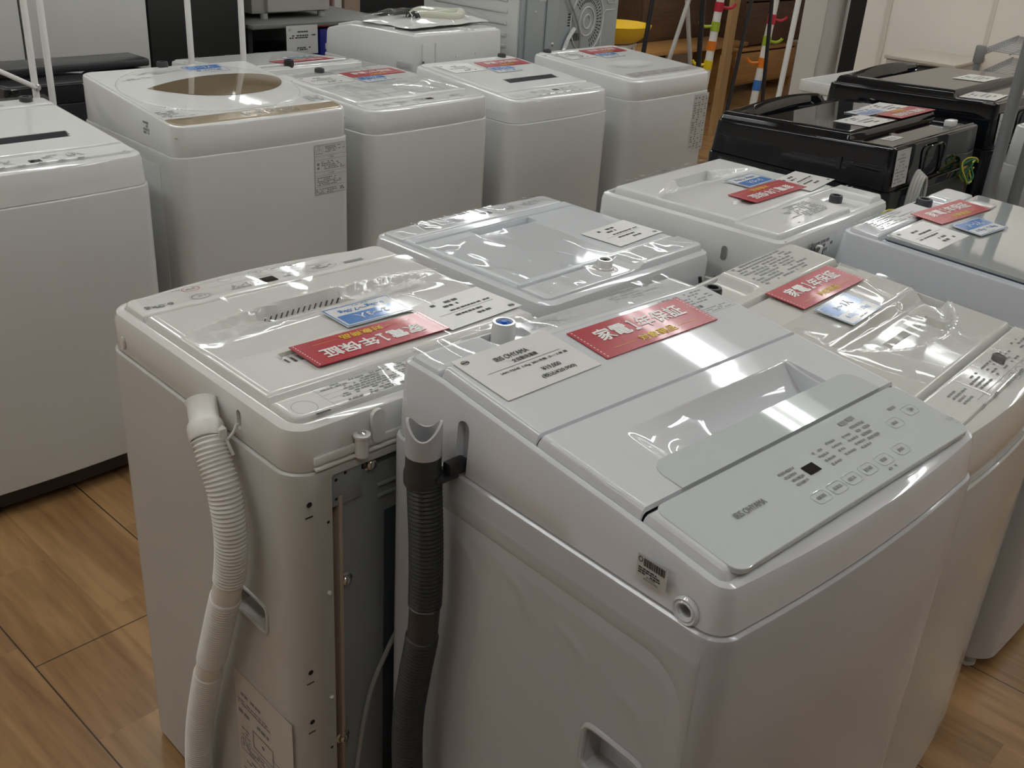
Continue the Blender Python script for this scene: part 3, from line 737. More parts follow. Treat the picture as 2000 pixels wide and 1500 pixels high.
card('tag', u, -.165, .100, .0155, .06, 'white price tag above the upside-down red card on the left foreground washer', 'price tag', 'price tags on the washers')
# ------------------------------------------------------------------ more builders
def flatpoly(u, name, pts, dz, m, parent=None, smooth=6):
    P = spline([(x, y, 0) for x, y in pts] + [(pts[0][0], pts[0][1], 0)], smooth)[:-1] if smooth else [Vector((x, y, 0)) for x, y in pts]
    return mk(name, [(p.x, p.y, float(u.S(p.y)) + dz) for p in P], [tuple(range(len(P)))], m, parent or u.root, False)
def panel_marks(u, par, y0, y1, dz, x0=-.2, x1=.2, disp=None, seed=1, ink=GINK, cols=5, brand=None):
    f = top(u, dz); i = Ink(); rn = random.Random(seed)
    for c in range(cols):
        x = x0 + (x1 - x0) * c / cols
        if disp and abs(x + .015 - disp[0]) < .028: continue
        i.marks(x, y0 + (y1 - y0) * .42, x + (x1 - x0) / cols * .72, y1, 4, seed * 7 + c, .45, .2)
    for c in range(cols + 1):
        x = x0 + (x1 - x0) * (c + .3) / (cols + 1)
        i.marks(x - .008, y0, x + .010, y0 + .006, 1, seed * 11 + c, .9, .05)
    i.build('panel_print', f, ink, par)
    if disp: Ink().rect(disp[0] - .014, disp[1] - .0085, disp[0] + .014, disp[1] + .0085).build('display', f, BLACKG, par)
def knob(u, x, y, dz, m=DGREY, r=.017, hgt=.014):
    return MB().lathe([(r, -.004), (r, hgt * .7), (r * .9, hgt), (r * .6, hgt), (r * .55, hgt * .5), (.002, hgt * .5)], 24, Matrix.Translation((x, y, float(u.S(y)) + dz)), cap=False).build('water_inlet', m, u.root)
def slit_lid(u, rect, slotr, t=.008):
    """lid with a long dark finger slot, ends slanted"""
    a0, a1, b0, b1 = slotr
    def h(X, Y):
        ins = (Y > b0) & (Y < b1) & (X > a0 + (Y - b0) * .25) & (X < a1 - (b1 - Y) * .25)
        return np.where(ins, -.03, 0)
    l = plate(u, 'lid', rect, t, .005, .02, h, mx=(a0, a1), my=(b0, b1), step=.008)
    hw_ = (a1 - a0) / 2 + .02
    MB().box(a0 - .01, a1 + .01, b0 - .008, b1 + .008, float(u.S((b0 + b1) / 2)) - .034, float(u.S((b0 + b1) / 2)) - .022).build('slot_floor', DARKSLOT, l)
    flatpoly(u, 'dark_slot', [(a0 + .002, b0), (a1 - .014, b0), (a1, b1), (a0 + .014, b1)], t - .0012, DARKSLOT, l, 0)
    return l
def seamline(u): pass
def front_map(u, x, z): return lambda a, b, d: (x + a, -u.D / 2 - u.bow * (1 - ((x + a) / (u.W / 2)) ** 2) - d - .0004, z + b)

# ---- first row, fronts toward the viewer -------------------------------------------------
u = washer('white washing machine at the far left edge with a black finger slot and black plinth', .957, 2.623, 0, .548, .55, .79, [(-.26, .866), (.25, .905)], r=.045, bow=.012, taper=.010, lip=.004, chamfer=.012, base=.072)
l = slit_lid(u, (-.255, .255, -.182, .178), (-.165, .165, -.095, -.048))
p = plate(u, 'control_panel', (-.3, .3, -.3, -.185), .006, .003, .006)
panel_marks(u, p, -.252, -.205, .0066, -.14, .14, (.006, -.232), 3)
Ink().marks(.195, -.248, .222, -.238, 1, 2).build('capacity_print', top(u, .0066), LINK, p)
plate(u, 'back_panel', (-.3, .3, .181, .3), .010, .006, .006)
for k, y in enumerate((.20, .215, .23, .245)): MB().box(-.22, .12, y - .003, y + .003, float(u.S(y)) + .008, float(u.S(y)) + .0125, .001).build('back_rib', WHITE, u.root)
knob(u, .188, .222, .008); film(u, (-.2, .25, .17, .25), .014, .0016, 15, 4)

u = washer('white washing machine with a rounded lid, smoked gold window and gold control strip', 1.608, 2.668, -.034, .556, .559, .826, [(-.28, .905), (.28, .955)], r=.04, bow=.010, taper=.005, lip=.003, chamfer=.006)
W2 = u
plate(u, 'top_deck', (-.3, .3, -.205, .3), .002, .002, .01)
def dome(X, Y): return .010 * np.clip(1 - (X / .26) ** 2 - ((Y - .02) / .25) ** 2, 0, 1)
l = plate(u, 'lid', (-.258, .258, -.200, .240), .005, .005, .205, dome, clip=False, step=.008)
wp = [(-.185, .035), (-.10, .066), (.0, .090), (.10, .100), (.19, .092), (.236, .06), (.236, .02), (.20, -.035), (.14, -.078), (.06, -.098), (-.02, -.096), (-.09, -.07), (-.15, -.015)]
P = spline([(x, y, 0) for x, y in wp + wp[:1]], 6)[:-1]
cx_, cy_ = .04, .0
vs = []; n = len(P)
for k, s_ in enumerate((1, .75, .5, .25)):
    for q in P:
        x, y = cx_ + (q.x - cx_) * s_, cy_ + (q.y - cy_) * s_
        vs.append((x, y, float(u.S(y)) + .0060 + float(dome(np.array(x), np.array(y)))))
fs = [(k * n + i, k * n + (i + 1) % n, (k + 1) * n + (i + 1) % n, (k + 1) * n + i) for k in range(3) for i in range(n)] + [tuple(range(3 * n, 4 * n))]
mk('lid_window', vs, fs, GOLDWIN, l)
g = plate(u, 'control_strip', (-.3, .3, -.3, -.208), .0025, .002, .004, m=GOLD)
Ink().text('TOSHIBA', -.215, -.222, .008, width=.05).build('brand_lettering', top(u, .0031), INK, g)
panel_marks(u, g, -.256, -.22, .0031, -.05, .14, None, 5, GINK)
film(u, (-.06, .12, -.262, -.212), .006, .0022, 30, 5)
i = Ink().marks(-.26, -.19, -.20, -.14, 4, 3, .5).marks(-.24, -.198, -.15, -.19, 1, 4).marks(.20, -.19, .255, -.14, 4, 6, .5).ring(.225, -.155, .02, .02, .001)
i.build('deck_print', top(u, .0026), GINK, u.root)
Ink().marks(-.21, .13, -.10, .15, 2, 4).marks(-.15, .16, .0, .2, 3, 8, .4).build('lid_print', lambda a, b: (a, b, float(u.S(b)) + .0058 + float(dome(np.array(a), np.array(b)))), LINK, l)
knob(u, -.02, .262, .003)
i = Ink().frame(-.058, -.0725, .058, .0725, .0008).frame(-.055, .046, -.028, .070, .0006).text('⚠', -.0415, .058, .022).marks(-.02, .050, .05, .069, 4, 1, .5)
i.rect(-.058, .040, .058, .0406).text('⚠警告', 0, .034, .007).rect(-.058, .028, .058, .0286).marks(-.035, .0, .052, .026, 5, 2, .5).rect(-.05, .013, -.042, .02).rect(-.05, .002, -.042, .008)
i.rect(-.058, -.006, .058, -.0054).text('⚠注意', 0, -.012, .007).rect(-.058, -.018, .058, -.0174).marks(-.05, -.046, .052, -.02, 5, 3, .5).rect(-.058, -.05, .058, -.0494).marks(-.055, -.069, .03, -.053, 3, 4, .5).marks(.032, -.066, .05, -.056, 2, 5, .8)
sticker(u, 'warning_label', (.116, .145), front_map(u, .2, .741), i, mat('grey_label', (.60, .60, .58), .4), GINK, 'printed warning label')
Ink().marks(-.015, -.018, .015, .018, 4, 6, .6).build('side_print', lambda a, b: (-u.W / 2 - .0002 + .0035, -.122 - a, .879 + b), GINK, u.root)
MB().box(-.2802, -.2745, -.19, .17, .18, .79, .002).build('side_emboss', WHITE_P, u.root)
card('blue12', u, .075, .175, .0105, .05, 'blue and white capacity card on the rounded lid with the gold window', 'card', 'blue capacity cards on the washers')

u = washer('white washing machine in the far row just right of the gold-windowed washer', 2.239, 2.694, .02, .534, .55, .803, [(-.27, .873), (.26, .89)], r=.05, bow=.012, taper=.006, lip=.004, chamfer=.008)
W3 = u
def h(X, Y):
    t = np.clip((-.02 - Y) / .10, 0, 1); return np.where((Y < -.02) & (np.abs(X) < .19), -.012 * (1 - t) * sstep(.19, .12, np.abs(X)), 0)
l = plate(u, 'lid', (-.24, .24, -.182, .165), .009, .006, .016, h, my=(-.02,), step=.008)
p = plate(u, 'control_panel', (-.3, .3, -.3, -.186), .004, .003, .006)
panel_marks(u, p, -.25, -.205, .0048, -.2, .19, (.022, -.222), 8)
plate(u, 'back_panel', (-.3, .3, .169, .3), .006, .004, .006)
Ink().marks(-.2, .19, .1, .24, 5, 3, .5).build('instruction_print', top(u, .0066), LINK, u.root)
knob(u, -.06, .236, .005); film(u, (-.235, .235, -.18, .02), .0125, .0016, 14, 6); film(u, (-.2, .2, .17, .24), .0085, .0016, 16, 7)
card('red', u, .095, .138, .0100, .02, 'red warranty card on the far-row washer right of the gold window', 'card', 'red warranty cards on the washers')
card('blue12', u, .035, .062, .0100, .03, 'small blue capacity card on the far-row washer right of the gold window', 'card', 'blue capacity cards on the washers')
card('tag', u, -.13, .115, .0098, .0, 'white price tag left of the red card on the third far-row washer', 'price tag', 'price tags on the washers')

u = washer('white washing machine in the far row with a black finger slot beside a red card', 2.863, 2.675, 0, .539, .55, .768, [(-.26, .845), (.26, .886)], r=.05, bow=.012, taper=.010, lip=.004, chamfer=.012)
W4 = u
l = slit_lid(u, (-.25, .25, -.172, .20), (-.10, .175, -.09, -.042))
p = plate(u, 'control_panel', (-.3, .3, -.3, -.175), .006, .003, .006)
panel_marks(u, p, -.248, -.195, .0066, -.12, .14, (.008, -.213), 9)
Ink().marks(-.215, -.245, -.185, -.225, 2, 2, .8).build('capacity_print', top(u, .0066), LINK, p)
plate(u, 'back_panel', (-.3, .3, .203, .3), .006, .004, .006); knob(u, .188, .236, .004)
card('red', u, .10, .145, .0092, .0, 'red warranty card behind the black finger slot in the far row', 'card', 'red warranty cards on the washers')
card('blue12', u, .03, .068, .0092, .0, 'blue capacity card between the red card and the black finger slot', 'card', 'blue capacity cards on the washers')
card('tag', u, -.13, .135, .0090, .0, 'white price tag left of the red card on the black-slotted far-row washer', 'price tag', 'price tags on the washers')

u = washer('white washing machine at the right end of the far row with a silvery lid strip', 3.504, 2.654, .01, .553, .55, .79, [(-.26, .862), (.26, .89)], r=.05, bow=.012, taper=.006, lip=.004, chamfer=.010)
W5 = u
def h(X, Y): return -.007 * sstep(.15, .03, np.hypot(X + .02, (Y + .06) * 2.2))
l = plate(u, 'lid', (-.262, .262, -.27, .215), .007, .005, .035, h, step=.008)
flatpoly(u, 'control_strip', [(-.225, -.232), (.235, -.226), (.245, -.178), (-.215, -.178)], .0078, mat('silvery_pink_strip', (.50, .47, .465), .15), l, 0)
panel_marks(u, l, -.228, -.186, .0086, -.19, .2, None, 10, LINK)
plate(u, 'back_panel', (-.3, .3, .218, .3), .005, .004, .006); knob(u, -.2, .24, .003)
card('red', u, .078, .165, .0085, .0, 'red warranty card on the washer at the right end of the far row', 'card', 'red warranty cards on the washers')
card('blue12', u, .03, .092, .0085, .0, 'blue capacity card on the washer at the right end of the far row', 'card', 'blue capacity cards on the washers')
card('tag', u, -.14, .14, .0083, .0, 'white price tag on the washer at the right end of the far row', 'price tag', 'price tags on the washers')
i = Ink()
for k in range(4): i.marks(-.052 + k * .028, -.11, -.052 + k * .028 + .018, .11, 22, 30 + k, .55, .3)
sticker(u, 'warning_label', (.115, .235), front_map(u, .195, .662), i, STICK, GINK, 'printed warning label')

# ---- middle row, backs toward the viewer -------------------------------------------------
u = washer('bluish white washing machine with a pale glossy lid behind the red-carded foreground lid', 1.580, 1.352, -.01, .545, .52, .76, [(-.28, .842), (.28, .842)], r=.04, bow=.012, taper=.006, lip=.003, plastic=COOL, paint=COOL_P, away=True, chamfer=.014)
def h(X, Y):
    a = np.where((X > -.088) & (X < .092) & (Y > -.132) & (Y < -.098), -.026 * np.clip((-.098 - Y) / .03, .25, 1), 0)
    return a - .004 * ((Y > -.135) & (Y < -.095) & (np.abs(X) < .245) & (a == 0))
l = plate(u, 'lid', (-.252, .252, -.168, .160), .008, .005, .006, h, m=CLEARLID, mx=(-.088, .092), my=(-.132, -.098, -.135, -.095), step=.008)
p = plate(u, 'control_panel', (-.3, .3, -.3, -.171), .005, .003, .006)
panel_marks(u, p, -.235, -.19, .0056, -.2, .2, (-.028, -.206), 11)
film(u, (-.24, .24, -.235, -.175), .009, .0020, 22, 8); film(u, (-.05, .245, -.09, .155), .0115, .0017, 13, 9)
b = plate(u, 'back_panel', (-.3, .3, .164, .3), .0045, .003, .006, lambda X, Y: .008 * sstep(-.02, -.035, X))
a_ = inlet(u, .035, .193, .845, WARM, DGREY, r=.016, hgt=.022)
MB().lathe([(.030, -.002), (.030, .003), (.026, .005), (.02, .005)], 28, Matrix.Translation((.035, .193, .843)), cap=False).build('inlet_collar', WARM, u.root)
film(u, (-.24, .0, .17, .23), .0165, .0020, 18, 10); film(u, (.05, .24, .17, .23), .009, .0020, 18, 11)
MB().tube(spline([(-.20, .268, .80), (-.205, .275, .77), (-.235, .278, .765), (-.255, .272, .79)], 8), .004, 8).build('power_cord', BLACKP, u.root)
card('tag', u, -.165, .078, .0095, .06, 'white price tag on the pale glossy lid of the middle-row washer', 'price tag', 'price tags on the washers')

u = washer('white washing machine in the middle row with an upside-down red card and a recessed inlet', 2.155, 1.215, .03, .565, .50, .765, [(-.28, .882), (.28, .882)], r=.035, bow=.016, taper=.008, lip=.003, away=True, chamfer=.012)
WC = u
def h(X, Y):
    ys = -.165 + .06 * (X / .23) ** 2
    a = -.016 * np.clip(1 - (X / .24) ** 2, 0, 1) * np.clip(1 - (Y - ys) / .11, 0, 1) ** 1.5 * sstep(ys - .005, ys + .007, Y)
    a = np.where((X > -.085) & (X < .068) & (Y > -.170) & (Y < -.125), -.024, a)
    return a + np.where(sd(X, Y, -.05, .125, .03, .062, .01) > 0, -.006, 0)
l = plate(u, 'lid', (-.235, .235, -.228, .108), .010, .006, .010, h, mx=(-.085, .068), my=(-.17, -.125), step=.005)
p = plate(u, 'control_panel', (-.3, .3, -.3, -.231), .006, .003, .006)
panel_marks(u, p, -.252, -.236, .0066, -.2, .2, None, 12)
Ink().rect(-.012, -.249, .016, -.238).build('display', top(u, .0068), DGREY, p)
b = plate(u, 'back_panel', (-.3, .3, .111, .3), .012, .005, .008, lambda X, Y: -.014 * (sstep(-.075, -.09, X) * (1 - sstep(-.19, -.205, X)) * sstep(.118, .130, Y)), mx=(-.08, -.2), my=(.12,), step=.007)
knob(u, -.139, .160, -.001, mat('charcoal_cap', (.04, .04, .05), .4), .016, .016)
Ink().marks(-.03, .130, .12, .200, 10, 3, .5, .25).rect(.135, .205, .145, .209).build('instruction_print', top(u, .0126), GINK, u.root)
Ink().marks(-.26, .13, -.215, .15, 3, 5).build('instruction_print', top(u, .0126), LINK, u.root)
sx = u.W / 2
MB().prism([(.006 * math.cos(a), .006 * math.sin(a) + (.010 if math.sin(a) > 0 else -.010)) for a in np.linspace(0, 2 * pi, 21)[:-1]], -.002, .0006, Matrix.Translation((sx - .003, .112, .828)) @ Matrix.Rotation(pi / 2, 4, 'Y') @ Matrix.Rotation(pi / 2, 4, 'Z')).build('hook_slot', GINK, u.root)
i = Ink().marks(-.05, -.016, .05, .016, 3, 4, .7, .1).rect(-.06, -.016, -.052, .016)
sticker(u, 'rating_label', (.13, .04), lambda a, b, d: (.085 - a, .2455 + d + .0015 - b * .02, .842 + b), i, WHITE, GINK)
m = MB().tube([(.15 + .012 * math.cos(t), .262 + .010 * math.sin(t * .5), .825 + .030 * math.sin(t)) for t in np.linspace(0, 4 * pi, 50)], .0035, 8); m.build('power_cord', mat('charcoal_cord', (.06, .06, .065), .4), u.root)
MB().box(.142, .152, .262, .274, .80, .86, .002).build('cord_tie', WHITE, u.root)
MB().box(-.24, .09, .2505, .258, .72, .79, .002).build('steel_back_plate', GALV, u.root)
def ground_wire(u, x, y, z, seed):
    rn = random.Random(seed); g = empty('ground_wire', (0, 0, 0)); g.parent = u.root
    for k in range(4):
        pts = [(x + (.030 + .004 * k) * math.cos(t + k) * .8, y + .012 + .012 * math.sin(2 * t + k), z + (.030 + .003 * k) * math.sin(t + k)) for t in np.linspace(0, 2 * pi * .92, 30)]
        MB().tube(pts, .0028, 6).build('wire_loop', [mat('green_wire', (.03, .22, .09), .4), mat('yellow_wire', (.55, .50, .06), .4)][k % 2], g)
ground_wire(u, -.215, .258, .835, 3)
card('red', u, -.034, .034, .0130, -.03, 'red warranty card on the middle-row washer with the recessed dark inlet', 'card', 'red warranty cards on the washers')
card('blue23', u, -.082, -.042, .0135, -.02, 'blue capacity card above the red card on the middle-row washer', 'card', 'blue capacity cards on the washers')
card('tag', u, -.20, .040, .0125, .10, 'white price tag on the right of the middle-row white washer lid', 'price tag', 'price tags on the washers')

def black_washer(label, cx, cy, W, D, S, seam, t, hollow=True):
    u = washer(label, cx, cy, 0, W, D, seam, S, r=.03, bow=.012, taper=.012, lip=.004, plastic=BLACKG, paint=BLACKG, away=True, chamfer=.006)
    def h(X, Y):
        k = np.clip(1 - ((X + .02) / .26) ** 2, 0, 1)
        return .018 * k * sstep(-.268, -.235, Y) * (1 - sstep(-.150, -.135, Y)) - .050 * (np.sqrt(k) * sstep(-.235, -.222, Y) * (Y < -.135)) * (k > .02)
    l = plate(u, 'lid', (-W / 2 + .022, W / 2 - .022, -.268, .142), t, .014, .012, h, mx=(), my=(-.135, -.25), step=.008, clip=False)
    plate(u, 'back_panel', (-.4, .4, .135, .3), .003, .003, .004)
    i = Ink().marks(-.03, -.010, .03, .010, 4, 3, .5)
    sticker(u, 'caution_sticker', (.075, .034), lambda a, b, d: (.165 - a, .205 - b, float(u.S(.205 - b)) + .003 + d), i, STICK, GINK, 'small white sticker')
    hd = D / 2
    i = Ink().marks(-.034, -.04, .034, .04, 9, 6, .4, .35)
    sticker(u, 'rating_label', (.085, .095), lambda a, b, d: (.232 - a, hd - .0022 + d - max(0, .062 + b) * .05, seam + .062 + b), i, STICK, GINK, 'white printed label')
    MB().box(-.25, .20, hd - .004, hd + .003, .12, seam - .02, .003).build('steel_back_panel', mat('dark_green_steel', (.045, .055, .05), .35, metal=.5), u.root)
    P = [(.03 + .06 * math.copysign(abs(math.cos(a)) ** .4, math.cos(a)), hd - .003, seam + .052 + .045 * math.copysign(abs(math.sin(a)) ** .4, math.sin(a))) for a in np.linspace(0, 2 * pi, 41)[:-1]]
    MB().tube(P, .003, 6, closed=True).build('back_emboss', BLACKG, u.root)
    sx = W / 2
    MB().prism([(.006, -.016), (.006, .018), (-.006, .018), (-.006, -.016)], 0, .003, Matrix.Translation((sx - .008, .13, seam + .05)) @ Matrix.Rotation(pi / 2, 4, 'Y') @ Matrix.Rotation(pi / 2, 4, 'Z')).build('hook_slot', BLACKM, u.root)
    return u
u = black_washer('glossy black washing machine with a red card on its flat glass lid, cord coiled behind', 2.87, 1.33, .60, .56, [(-.28, .945), (.28, .970)], .855, .022)
WK = u; hd = u.D / 2
m = MB()
for k in range(4):
    P = [(.155 + (.035 - .004 * k) * math.cos(t), hd + .012 + .007 * k, .815 + (.085 - .004 * k) * math.sin(t)) for t in np.linspace(0, 2 * pi, 33)[:-1]]
    m.tube(P, .0045, 8, closed=True)
m.build('power_cord', mat('pale_cord', (.55, .55, .52), .4), u.root)
ground_wire(u, -.20, hd + .006, .85, 6)
MB().box(-.185, -.145, .215, .24, float(u.S(.22)) + .002, float(u.S(.22)) + .02, .003).build('hose_clip', WHITE, u.root)
card('red', u, -.150, .098, .0240, .0, 'red warranty card on the nearer glossy black washer lid', 'card', 'red warranty cards on the washers')
card('blue12', u, -.055, .018, .0235, .0, 'blue capacity card on the nearer glossy black washer lid', 'card', 'blue capacity cards on the washers')
card('tag', u, .085, .082, .0228, .0, 'white price tag at the left rear corner of the nearer black lid', 'price tag', 'price tags on the washers')
R = copy_tree(USED['tag']); place_on(R, u, -.190, .020, .0228, .08); tag(R, 'white paper right of the red card on the nearer black lid', 'price tag', 'price tags on the washers')
u = black_washer('glossy black washing machine further right behind the grey post', 3.60, 1.35, .62, .58, [(-.28, .985), (.28, 1.01)], .87, .022, True)
WK2 = u
card('tag', u, -.06, .07, .0232, .0, 'white price tag on the further black washer lid near the grey post', 'price tag', 'price tags on the washers')
R = copy_tree(USED['tag']); place_on(R, u, .20, .195, .0045, .1); tag(R, 'white paper at the back corner of the further black washer', 'price tag', 'price tags on the washers')
MB().tube(spline([(.2, .30, .86), (.215, .315, .80), (.20, .32, .74), (.17, .31, .70)], 8), .006, 8).build('power_cord', WHITE, u.root)

# ---- right foreground row ----------------------------------------------------------------
u = washer('pale beige washing machine at right, glossy curved lid with a red card under the hump', 1.610, .655, .042, .52, .56, .762, [(-.28, .862), (.28, .900)], r=.04, bow=.016, taper=.008, lip=.003, plastic=BEIGE, paint=BEIGE_P, chamfer=.010)
WD = u
def h(X, Y):
    # curved swell: raised rear, hollow in front with a curved wall
    yc = -.03 - .09 * np.clip(1 - ((X - .07) / .21) ** 2, 0, 1)
    hol = -.019 * ((Y < .0) & (np.abs(X - .07) < .215)) * sstep(.0, -.03, Y) * sstep(yc - .004, yc + .008, Y)
    pok = np.where(sd(X, Y, -.02, .17, -.10, -.055, .01) > 0, -.012, 0)
    sl = np.where(sd(X, Y, .17, .235, .105, .150, .008) > 0, -.006, 0)
    return hol + pok + sl
HDF = lambda X, Y: np.where(sd(X, Y, -.03, .18, -.11, -.045, .01) > 0, np.maximum(h0(X, Y), -.012), h0(X, Y))
h0 = h
l = plate(u, 'lid', (-.247, .247, -.182, .150), .008, .005, .008, h, step=.0045)
p = plate(u, 'control_panel', (-.3, .3, -.3, -.188), .005, .003, .006)
panel_marks(u, p, -.262, -.205, .0058, -.15, .22, None, 13)
flatpoly(u, 'display', [(.045, -.232), (.08, -.226), (.088, -.208), (.075, -.204), (.048, -.210)], .0062, DGREY, p, 0)
i = Ink()
for x, y in ((.02, -.258), (.055, -.257), (.09, -.256), (.125, -.254), (.16, -.252)): i.ring(x, y, .014, .009, .001).marks(x - .006, y - .002, x + .006, y + .002, 1, int(x * 999), .8)
i.frame(-.12, -.246, .22, -.2455, .0006); i.build('button_print', top(u, .0058), GINK, p)
def h(X, Y): return -.014 * sstep(-.035, -.05, X) * (1 - sstep(-.16, -.19, X)) * sstep(.172, .185, Y)
plate(u, 'back_panel', (-.3, .3, .154, .3), .010, .004, .008, h, step=.007)
knob(u, -.115, .225, -.001, BLACKP)
Ink().marks(-.01, .175, .22, .255, 9, 7, .5, .2).rect(.225, .262, .232, .265).build('instruction_print', top(u, .0106), GINK, u.root)
film(u, (-.1, .235, -.255, -.195), .0085, .0020, 17, 12); film(u, (-.22, .24, -.175, .07), .0100, .0013, 11, 13, h=HDF)
card('red', u, .06, .112, .0125, -.02, 'red warranty card on the pale beige washer at right', 'card', 'red warranty cards on the washers')
card('blue23', u, .015, .028, .0135, .02, 'blue capacity card below the red card on the pale beige washer', 'card', 'blue capacity cards on the washers')

u = washer('bluish grey washing machine at the right edge with a wide grey glass lid', 2.33, .662, .012, .60, .565, .76, [(-.29, .872), (.29, .896)], r=.05, bow=.012, taper=.022, lip=.004, plastic=GREYW, paint=COOL_P, chamfer=.006, z0=.045, feet=FOOTW)
WE = u
plate(u, 'top_deck', (-.4, .4, .178, .4), .010, .006, .010, lambda X, Y: -.012 * sstep(.04, .055, X) * (1 - sstep(.14, .16, X)) * sstep(.19, .205, Y), m=COOL)
knob(u, .095, .232, 0, mat('charcoal_cap', (.04, .04, .05), .4), .019, .014)
Ink().marks(-.24, .195, -.02, .255, 8, 9, .45, .2).build('instruction_print', top(u, .0106), LINK, u.root)
plate(u, 'lid_frame', (-.4, .4, -.4, .172), .004, .004, .01)
sheet(u, 'lid_gap_strip', (-.2645, .2645, -.2475, .1705), .013, .0062, mat('navy_gap_shade', (.03, .035, .07), .3), None, .004)  # shade of the gap under the lid put in as a dark strip
l = sheet(u, 'glass_lid', (-.262, .262, -.245, .168), .012, .014, GREYGLASS, None, .0078, .0015)
i = Ink()
for k in range(8): i.rect(-.085 + k * .0005, .0 + k * .010, -.079, .004 + k * .010)
i.build('lid_print', top(u, .0136), LINK, l)
MB().box(.16, .20, .10, .155, float(u.S(.13)) + .0125, float(u.S(.13)) + .018, .002).build('clear_tab', WHITE, l)
card('red', u, .045, .148, .0155, -.10, 'red warranty card on the grey glass lid at the right edge', 'card', 'red warranty cards on the washers')
card('blue23', u, -.015, .062, .0175, -.12, 'blue capacity card overhanging the red card on the grey glass lid', 'card', 'blue capacity cards on the washers')
card('tag', u, -.170, .108, .0140, -.02, 'white price tag at the left rear corner of the grey glass lid', 'price tag', 'price tags on the washers')
u = washer('white washing machine at the right edge, half hidden behind the grey post', 3.55, .735, .0, .56, .56, .85, [(-.28, .935), (.28, .965)], r=.03, bow=.012)
plate(u, 'lid', (-.25, .25, -.2, .17), .008); plate(u, 'back_panel', (-.3, .3, .173, .3), .006); plate(u, 'control_panel', (-.3, .3, -.3, -.203), .006)

# ---- row behind, backs toward the viewer --------------------------------------------------
u = washer('white washing machine facing away behind the far row, red card and black inlet cap', 2.24, 3.335, 0, .54, .52, .78, [(-.27, .845), (.27, .885)], r=.04, bow=.014, away=True)
plate(u, 'lid', (-.24, .24, -.19, .17), .008); plate(u, 'control_panel', (-.3, .3, -.3, -.193), .005); plate(u, 'back_panel', (-.3, .3, .173, .3), .006)
panel_marks(u, u.root, -.24, -.2, .006, -.2, .2, None, 21, LINK); knob(u, .06, .222, .005, BLACKP, .018, .022)
Ink().marks(-.2, .18, -.02, .23, 5, 3, .5).build('instruction_print', top(u, .0066), LINK, u.root)
card('red', u, -.065, .125, .0095, .03, 'red warranty card on the washer facing away behind the gold-windowed one', 'card', 'red warranty cards on the washers')
card('blue12', u, -.11, .045, .0095, .0, 'blue capacity card on the washer facing away behind the gold-windowed one', 'card', 'blue capacity cards on the washers')
u = washer('tall white washing machine seen from its back with a plastic bag on top', 2.965, 3.34, .03, .52, .56, .83, [(-.28, .925), (-.12, .962), (.05, .966), (.28, .966)], r=.03, bow=.010, away=True, chamfer=.012)
W7 = u; hd = u.D / 2
plate(u, 'lid', (-.22, .22, -.23, .12), .010); plate(u, 'back_panel', (-.3, .3, .123, .3), .004, h=lambda X, Y: -.02 * ((np.abs(X + .07) < .02 + (Y - .2) * .2) & (Y > .19)), step=.008)
for x in (.20, .13): MB().box(x - .012, x + .012, hd - .012, hd - .001, .855, .935, .002).build('back_rib', WHITE, u.root)
for x, z in ((.17, .865), (.02, .875), (-.09, .88)): MB().lathe([(.006, -.004), (.006, .003), (.004, .004)], 12, Matrix.Translation((x, hd - .008, z)) @ Matrix.Rotation(-pi / 2, 4, 'X')).build('plastic_rivet', WHITE, u.root)
MB().box(u.W / 2 - .006, u.W / 2 + .001, .18, .262, .838, .862, .002).build('side_grip', LGREY, u.root)
MB().tube(spline([(.215, hd + .004, .87), (.222, hd + .012, .84), (.21, hd + .012, .80), (.18, hd + .012, .79), (.175, hd + .006, .82)], 8), .0045, 8).build('power_cord', mat('charcoal_cord', (.06, .06, .065), .4), u.root)
# bag with a coiled hose lying on the tall white washer
bg = empty('plastic_bag', (0, 0, 0)); tag(bg, 'clear plastic bag with a coiled pale green hose lying on the tall white washer', 'bag')
xs = np.linspace(-.21, .21, 40); ys = np.linspace(-.12, .12, 26); X, Y = np.meshgrid(xs, ys); Zb = np.zeros_like(X)
for i in np.ndindex(X.shape):
    e = min(.21 - abs(X[i]), .12 - abs(Y[i])); Zb[i] = .004 + .030 * min(1, e / .06) ** .7 + .006 * noise.noise(Vector((X[i] * 18, Y[i] * 18, 2)))
BAGM = mat('milky_plastic', (.75, .76, .74), .12, coat=.4, bump=(40, .4))
vs = np.concatenate([np.stack([X.ravel(), Y.ravel(), np.full(X.size, .001)], 1), np.stack([X.ravel(), Y.ravel(), Zb.ravel() * .55 + .001], 1)]).tolist()
nx = 40; fs = [(1040 + j * nx + i, 1040 + j * nx + i + 1, 1040 + (j + 1) * nx + i + 1, 1040 + (j + 1) * nx + i) for j in range(25) for i in range(39)]; fs += [tuple(q - 1040 for q in f[::-1]) for f in fs]
mk('bag_sheet', vs, fs, BAGM, bg)
mk('bag_film', np.stack([X.ravel(), Y.ravel(), Zb.ravel() + .006], 1).tolist(), [tuple(q - 1040 for q in f) for f in fs[:975]], FILM, bg)
ringp = [(-.05 + (.095 + .006 * math.sin(5 * t)) * math.cos(t), .005 + .075 * math.sin(t), .020 + .003 * math.sin(3 * t)) for t in np.linspace(0, 2 * pi, 49)[:-1]]
MB().tube(ringp, .015, 12, closed=True).build('coiled_hose', mat('pale_cream_hose', (.66, .67, .55), .4), bg)
ringp = [(-.05 + .068 * math.cos(t), .005 + .050 * math.sin(t), .013) for t in np.linspace(0, 2 * pi, 41)[:-1]]
MB().tube(ringp, .011, 10, closed=True).build('green_tubing', mat('pale_green_tube', (.42, .56, .33), .4), bg)
m = MB()
